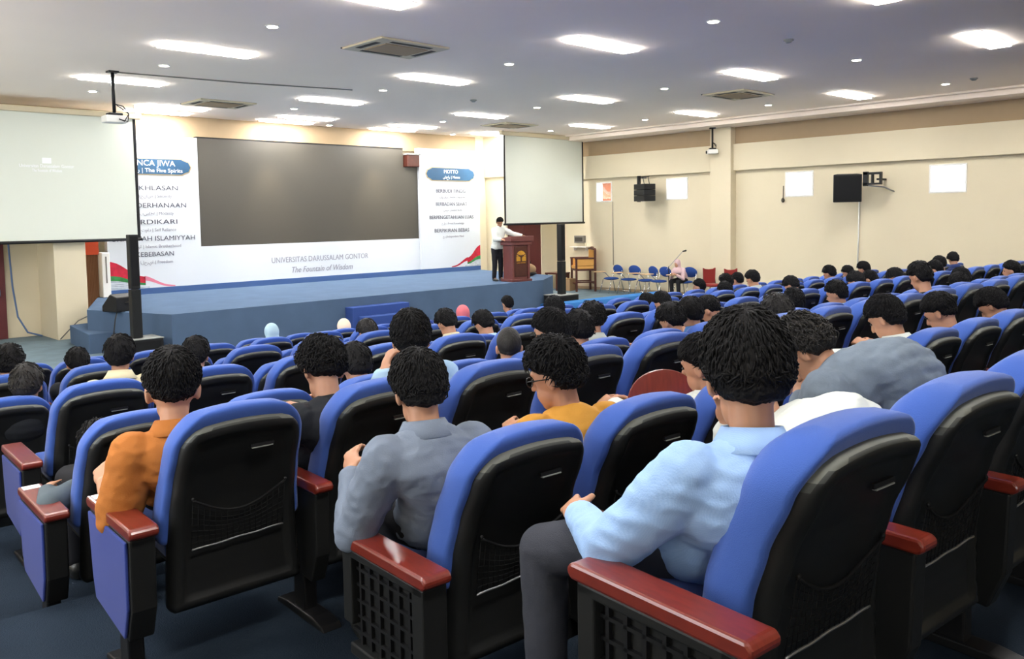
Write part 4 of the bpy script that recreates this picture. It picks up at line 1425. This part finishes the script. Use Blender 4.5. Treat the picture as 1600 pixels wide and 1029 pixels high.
    if glasses:
        g = MB()
        for s in (-1, 1):
            ring = [Hc + hF * 0.106 + hR * (0.034 * s + 0.025 * cos(a)) + hU * (0.0 + 0.02 * sin(a)) for a in [2 * pi * j / 16 for j in range(16)]]
            g.tube(ring, 0.0025, 6, True)
            g.tube([Hc + hF * 0.106 + hR * 0.059 * s + hU * 0.006, Hc + hF * 0.07 + hR * 0.079 * s + hU * 0.006, Hc - hF * 0.01 + hR * 0.088 * s + hU * 0.0], 0.0025, 6)
        g.build('glasses', M_BLACK, t, True)
    return t, dict(N=N + O, H=H + O, F=F, R=R, HM=HM, Hc=Hc + O)


def seat_hip(i, k, fwd=0.24, side=0.0):
    x = ROW_X0[i] + ROW_W[i] * k
    return (x - SLOPE * 0 + side, row_y(i, x) + fwd, ROW_Z[i] + 0.605)


def seated(label, i, k, head, **kw):
    kw.setdefault('trou', M_TROUB)
    sd = max(-0.1, min(0.1, (head[0] - (ROW_X0[i] + ROW_W[i] * k)) * 0.5))
    return person(label, head, seat_hip(i, k, kw.pop('fwd', 0.36), sd), ROW_Z[i], **kw)


# the nearer people
seated('man in a light blue striped shirt and dark trousers, biggest of the seated people', 0, 0, (1.85, 1.09, 2.20), shirt='lightblue', near=True, hyaw=44, hpitch=20, byaw=34, trou=M_TROU,
       hands={-1: (1.74, 1.56, 1.76), 1: (2.2, 1.45, 1.76)}, elbows={-1: (1.2, 1.15, 1.4)}, knees={-1: (1.72, 1.68, 1.63), 1: (2.02, 1.62, 1.63)}, slump=0.07, hscale=1.14)
seated('person doubled far forward in a blue-grey shirt, face hidden, brown-tinged hair', 0, 2, (3.02, 1.52, 2.07), fwd=0.44, shirt='steel', near=True, hyaw=-5, hpitch=58, hair='curly', hairm=M_HAIRB, slump=0.1, hump=0.2, collar=False)
seated('man in a slate grey long-sleeved shirt holding one hand up by his chest', 1, 0, (1.78, 2.34, 2.0), shirt='slate', near=True, hyaw=16, hpitch=22, byaw=10, hands={-1: (1.66, 2.60, 1.68)}, elbows={-1: (1.35, 2.2, 1.2)}, slump=0.08)
seated('man with glasses in a collarless mustard shirt', 1, 1, (2.41, 2.27, 1.97), shirt='yellow', near=True, hyaw=-22, hpitch=16, byaw=12, hair='curly', collar=False, glasses=True, sleeve='short', hands={1: (2.72, 2.42, 1.76)}, slump=0.08)
seated('young man in a white shirt seen in profile beside the dark red writing tablet', 1, 2, (3.27, 2.15, 1.91), shirt='white', near=True, hyaw=-12, hpitch=14)
seated('person in white bent forward, mostly hidden by the light blue shirt', 0, 1, (2.55, 1.50, 2.0), shirt='white', near=True, hyaw=0, byaw=-25, hpitch=45, slump=0.1, hump=0.09, hands={-1: (2.8, 1.55, 1.62)}, elbows={-1: (2.5, 1.4, 0.8)})
seated('man in a black top with tousled hair, head bowed between two blue seats', 2, 1, (1.97, 3.30, 1.93), shirt='black', near=True, hyaw=2, hpitch=38, hroll=8, hair='curly', collar=False, slump=0.1)
seated('man in an orange-brown collared shirt with an elbow on the wooden armrest', 2, 0, (1.30, 3.31, 1.95), shirt='orange', near=True, hyaw=16, hpitch=14, byaw=8, hair='fade', hscale=1.12, sleeve='short', elbows={-1: (1.05, 3.2, 1.4)}, hands={-1: (1.1, 3.55, 1.56)})
seated('dark-haired man in pale blue resting a hand against his cheek', 2, 2, (2.49, 3.33, 2.01), shirt='paleblue', near=True, hyaw=32, hpitch=14, hair='short', hands={-1: (2.41, 3.46, 1.84)}, elbows={-1: (2.2, 3.75, 1.0)})
seated('person whose grey sleeve leans on an armrest, head hidden by the aisle seat', 3, 0, (1.42, 4.62, 1.45), shirt='darkgrey', hyaw=5, hpitch=60, hands={-1: (1.12, 4.45, 1.32)}, elbows={-1: (0.95, 4.0, 1.35)}, slump=0.2, fwd=0.32)
seated('man with glasses and short dark hair facing the stage ahead of the mustard shirt', 2, 3, (3.50, 3.33, 1.93), shirt='black', near=True, hyaw=-14, hpitch=10, glasses=True)
seated('man with closely shaved hair seen from behind in front of an empty seat', 3, 4, (3.87, 4.08, 1.73), shirt='grey', near=True, hyaw=35, hpitch=10, hair='shaved', hairm=M_HAIRB, collar=False)
seated('bowed dark-haired man whose ear shows, in white above the bent grey shirt', 1, 5, (5.10, 2.07, 1.96), shirt='white', near=True, hyaw=2, hpitch=32)
seated('bowed man in a navy collared shirt with cropped sides', 1, 6, (6.02, 2.08, 1.91), shirt='navy', near=True, hyaw=0, hpitch=32, hair='fade')
seated('person in black bent low near the edge of view, ear showing', 1, 8, (7.18, 2.10, 1.86), shirt='black', near=True, hyaw=4, hpitch=42, collar=False)
seated('dark-haired man cut by the edge of view beside the bent person in black', 2, 9, (8.15, 3.0, 1.99), shirt='black', hyaw=15, hpitch=25, collar=False)
# the rest of the audience: label, row, seat, head, shirt, yaw, pitch, hair
AUD = [
    ('dark head bowed low just past the tousled black-clad man', 3, 2, (2.72, 4.18, 1.74), 'black', 10, 30, 'short'),
    ('dark-haired person shoulder to shoulder with a pale grey shirt', 3, 5, (4.60, 4.09, 1.76), 'black', 20, 15, 'curly'),
    ('person in a pale grey shirt with thick dark hair, back turned', 3, 6, (5.07, 4.37, 1.77), 'grey', 30, 25, 'curly'),
    ('person with longer black hair and a pale blue collar near the bass box', 5, 8, (6.37, 6.01, 1.63), 'skyl', 10, 20, 'long'),
    ('person in a cream shirt bent forward ahead of the stage steps', 5, 6, (5.04, 6.17, 1.61), 'cream', 0, 40, 'short'),
    ('bowed dark-haired person just beside the bent cream shirt', 5, 7, (5.42, 6.06, 1.57), 'paleblue', 0, 40, 'short'),
    ('dark head with one ear showing in front of the stage corner', 5, 2, (2.57, 6.08, 1.62), 'black', 30, 20, 'short'),
    ('man in a cream collared shirt with neat black hair near the column base', 5, 1, (2.01, 6.01, 1.70), 'cream', 25, 8, 'short'),
    ('head of frizzy black hair cut by the picture edge', 6, 0, (1.57, 7.06, 1.57), 'black', 5, 15, 'curly'),
    ('brown-haired person low in front of the seat at the picture edge', 5, 0, (1.44, 6.04, 1.57), 'black', 25, 15, 'short'),
    ('dark head between two seats in front of the open floor', 7, 1, (2.30, 7.95, 1.38), 'black', 10, 30, 'short'),
    ('person with a mid blue collar and thick dark hair', 3, 7, (5.94, 4.03, 1.77), 'blue', 10, 20, 'short'),
    ('person in maroon whose cheek shows under cropped dark hair', 3, 8, (6.64, 4.30, 1.72), 'maroon', -10, 35, 'fade'),
    ('curly dark head bowed in front of a row of three heads', 3, 6.5, (5.62, 4.00, 1.74), 'black', 0, 30, 'curly'),
    ('dark head close beside another, in front of the banquet chairs', 5, 11, (8.15, 5.93, 1.56), 'black', 0, 30, 'short'),
    ('dark head sunk low against a blue seat near the floor edge', 6, 12, (8.93, 6.73, 1.44), 'black', 0, 30, 'short'),
    ('young person looking towards the stage below the woman in pink headscarf', 8, 17, (12.81, 8.52, 1.31), 'black', -25, 5, 'short'),
    ('person leaning on a pale sleeve in front of the red chairs', 6, 15, (10.82, 6.74, 1.47), 'cream', 0, 25, 'short'),
    ('dark head directly in front of the red banquet chairs', 7, 16, (12.08, 7.51, 1.47), 'black', 0, 15, 'curly'),
    ('small dark head beside the wall pillar foot', 8, 18, (13.87, 8.38, 1.37), 'black', 0, 15, 'short'),
    ('person in light grey sitting tall beside the wall pillar', 6, 16, (11.54, 6.71, 1.60), 'grey', 0, 25, 'short'),
    ('bowed person whose white collar shows above a blue seat', 5, 15, (11.03, 5.80, 1.58), 'white', 0, 40, 'short'),
    ('short-haired man in profile facing the stage, chin lowered, in mid hall', 3, 11, (8.51, 3.97, 1.75), 'paleblue', -12, 20, 'short'),
    ('round dark head just above the doubled-over grey shirt', 3, 10, (7.74, 4.05, 1.72), 'black', 25, 10, 'short'),
    ('fuzzy dark head between the light blue shirt and the brown-tinged hair', 2, 7, (5.74, 3.13, 1.85), 'black', 10, 25, 'curly'),
    ('man in profile near the edge of view, face turned to stage', 3, 19, (13.43, 3.70, 1.73), 'black', -18, 8, 'short'),
    ('young man looking at the stage, first of a group of three below windows', 4, 18, (13.23, 4.67, 1.72), 'black', -22, 5, 'short'),
    ('dark head in the middle of a group of three below windows', 5, 23, (15.78, 5.49, 1.66), 'black', 0, 15, 'short'),
    ('man in navy sitting highest of a group of three below windows', 5, 24, (16.37, 5.46, 1.71), 'navy', 45, 35, 'short'),
    ('dark head bowed against a seat behind the navy-shirted man', 3, 16, (11.90, 3.86, 1.71), 'black', 0, 30, 'short'),
    ('dark head with a white collar, low before two blue seats', 3, 15, (11.32, 3.69, 1.69), 'white', 0, 40, 'short'),
    ('person with a pale blue collar and bowed dark head in mid hall', 4, 14, (10.81, 4.78, 1.69), 'paleblue', 0, 30, 'short'),
    ('dark head in front of a row of seats below the cable cover', 5, 19, (12.97, 5.52, 1.56), 'black', 0, 25, 'short'),
    ('dark head at the end of a bright blue row under third window', 6, 19, (13.68, 6.51, 1.57), 'black', 0, 25, 'short'),
    ('dark head in the last row below the tilted loudspeaker', 6, 21, (14.91, 6.46, 1.58), 'black', 0, 25, 'short'),
    ('dark head leaning low with a pale collar behind two seats', 4, 16, (11.96, 4.73, 1.68), 'white', 0, 40, 'short'),
    ('small dark head close to the wall under the tilted loudspeaker', 7, 22, (15.97, 7.23, 1.43), 'black', 0, 25, 'short'),
    ('brown head showing under the top of a blue seat before the steps', 6, 5, (4.65, 6.92, 1.49), 'black', 0, 30, 'short'),
    ('dark head alone before the plain stage front near the lectern', 10, 11, (9.75, 10.30, 1.14), 'black', 0, 10, 'short'),
]
for lab, i, k, hd, sh_, yw, pt, hr in AUD:
    seated(lab, i, k, hd, shirt=sh_, hyaw=yw, hpitch=pt, hair=hr, hairm=M_HAIRB if 'brown' in lab else M_HAIR, collar=sh_ not in ('black',))
for lab, i, k, hd, sh_, sf in (('woman in a rose headscarf seen from behind in the front rows', 9, 9, (8.07, 9.5, 1.19), 'pink', 'pink'),
                               ('woman in a beige headscarf and teal clothes before the stage steps', 10, 8, (7.63, 10.36, 1.12), 'teal', 'beige'),
                               ('woman in a pale peach headscarf seen from behind in the front row', 10, 6, (6.58, 10.4, 1.06), 'blue', 'peach'),
                               ('woman in a pale aqua headscarf and teal clothes in the front row', 10, 4, (5.47, 10.45, 1.10), 'teal', 'skyl')):
    seated(lab, i, k, hd, shirt=sh_, scarf=sf, hpitch=10)

# the seated woman by the wall
person('woman in a dusty pink headscarf and black skirt writing by the wall', (21.98, 15.42, 1.09), (22.22, 15.38, 0.55), 0.0, face=radians(88), hpitch=15, shirt='mauve', scarf='mauve', trou=M_TROUB, skin=M_SKIN,
       hands={-1: (21.75, 15.3, 0.74), 1: (21.75, 15.5, 0.74)})
# the speaker
sp_, inf = person('man in a white shirt and dark tie speaking behind the lectern', (16.25, 17.42, 2.48), (16.12, 17.42, STG + 0.92), STG, face=radians(170), hyaw=10, hpitch=22, shirt='white', stand=True, trou=M_TROUB, near=True, skin=M_SKIN2,
                  hands={1: (16.0, 17.1, STG + 1.18), -1: (16.72, 17.0, STG + 1.27)}, elbows={1: (15.9, 17.4, 1.8), -1: (16.7, 17.4, 2.0)}, slump=-0.02)
F_, R_ = inf['F'], inf['R']
tie = MB()
c0_ = inf['N'] + F_ * 0.085 - V((0, 0, 0.05)) - sp_.location
q = [(-0.018, 0.0), (0.018, 0.0), (0.03, -0.36), (0.0, -0.42), (-0.03, -0.36)]
tie.add([c0_ + R_ * a + V((0, 0, b)) + F_ * (0.045 + 0.06 * min(1, -b / 0.15)) for a, b in q] + [c0_ + R_ * a + V((0, 0, b)) + F_ * (0.035 + 0.06 * min(1, -b / 0.15)) for a, b in q],
        [(0, 1, 2, 3, 4), (9, 8, 7, 6, 5)] + [(i, 5 + i, 5 + (i + 1) % 5, (i + 1) % 5) for i in range(5)])
tie.build('tie', M_TROUB, sp_)

# ------------------------------------------------------------------ turn modifiers and letters into plain meshes
dg = bpy.context.evaluated_depsgraph_get()
dg.update()
done = []
for o, wr in REMESH:
    me = bpy.data.meshes.new_from_object(o.evaluated_get(dg))
    done.append((o, me, wr))
for o, me, wr in done:
    o.modifiers.clear()
    o.data = me
    if wr:
        nrm = [v.normal.copy() for v in me.vertices]
        for v, n in zip(me.vertices, nrm):
            q = v.co * 1.0 + V((o.parent.location.x * 3, o.parent.location.y * 3, 0))
            a = noise.noise(V((q.x * 6, q.y * 6, q.z * 9))) * 0.55
            f1 = noise.noise(V((q.x * 11 + q.z * 6, q.y * 11 - q.z * 4, q.z * 14)))
            f2 = noise.noise(V((q.x * 20 - q.z * 12, q.y * 20 + q.z * 9, q.z * 22)))
            a += (1 - abs(f1) * 2.4) * 0.34 + (1 - abs(f2) * 2.6) * 0.16
            v.co += n * a * wr
        me.update()
    for p in me.polygons:
        p.use_smooth = True
for o, wd in TEXTS:
    me = bpy.data.meshes.new_from_object(o.evaluated_get(dg))
    if wd and len(me.vertices):
        xs = [v.co.x for v in me.vertices]
        cur = max(xs) - min(xs)
        for v in me.vertices:
            v.co.x *= wd / cur
    n = bpy.data.objects.new('lettering', me)
    COL.objects.link(n)
    n.parent = o.parent
    n.location = o.location
    n.rotation_euler = o.rotation_euler
    bpy.data.objects.remove(o, do_unlink=True)
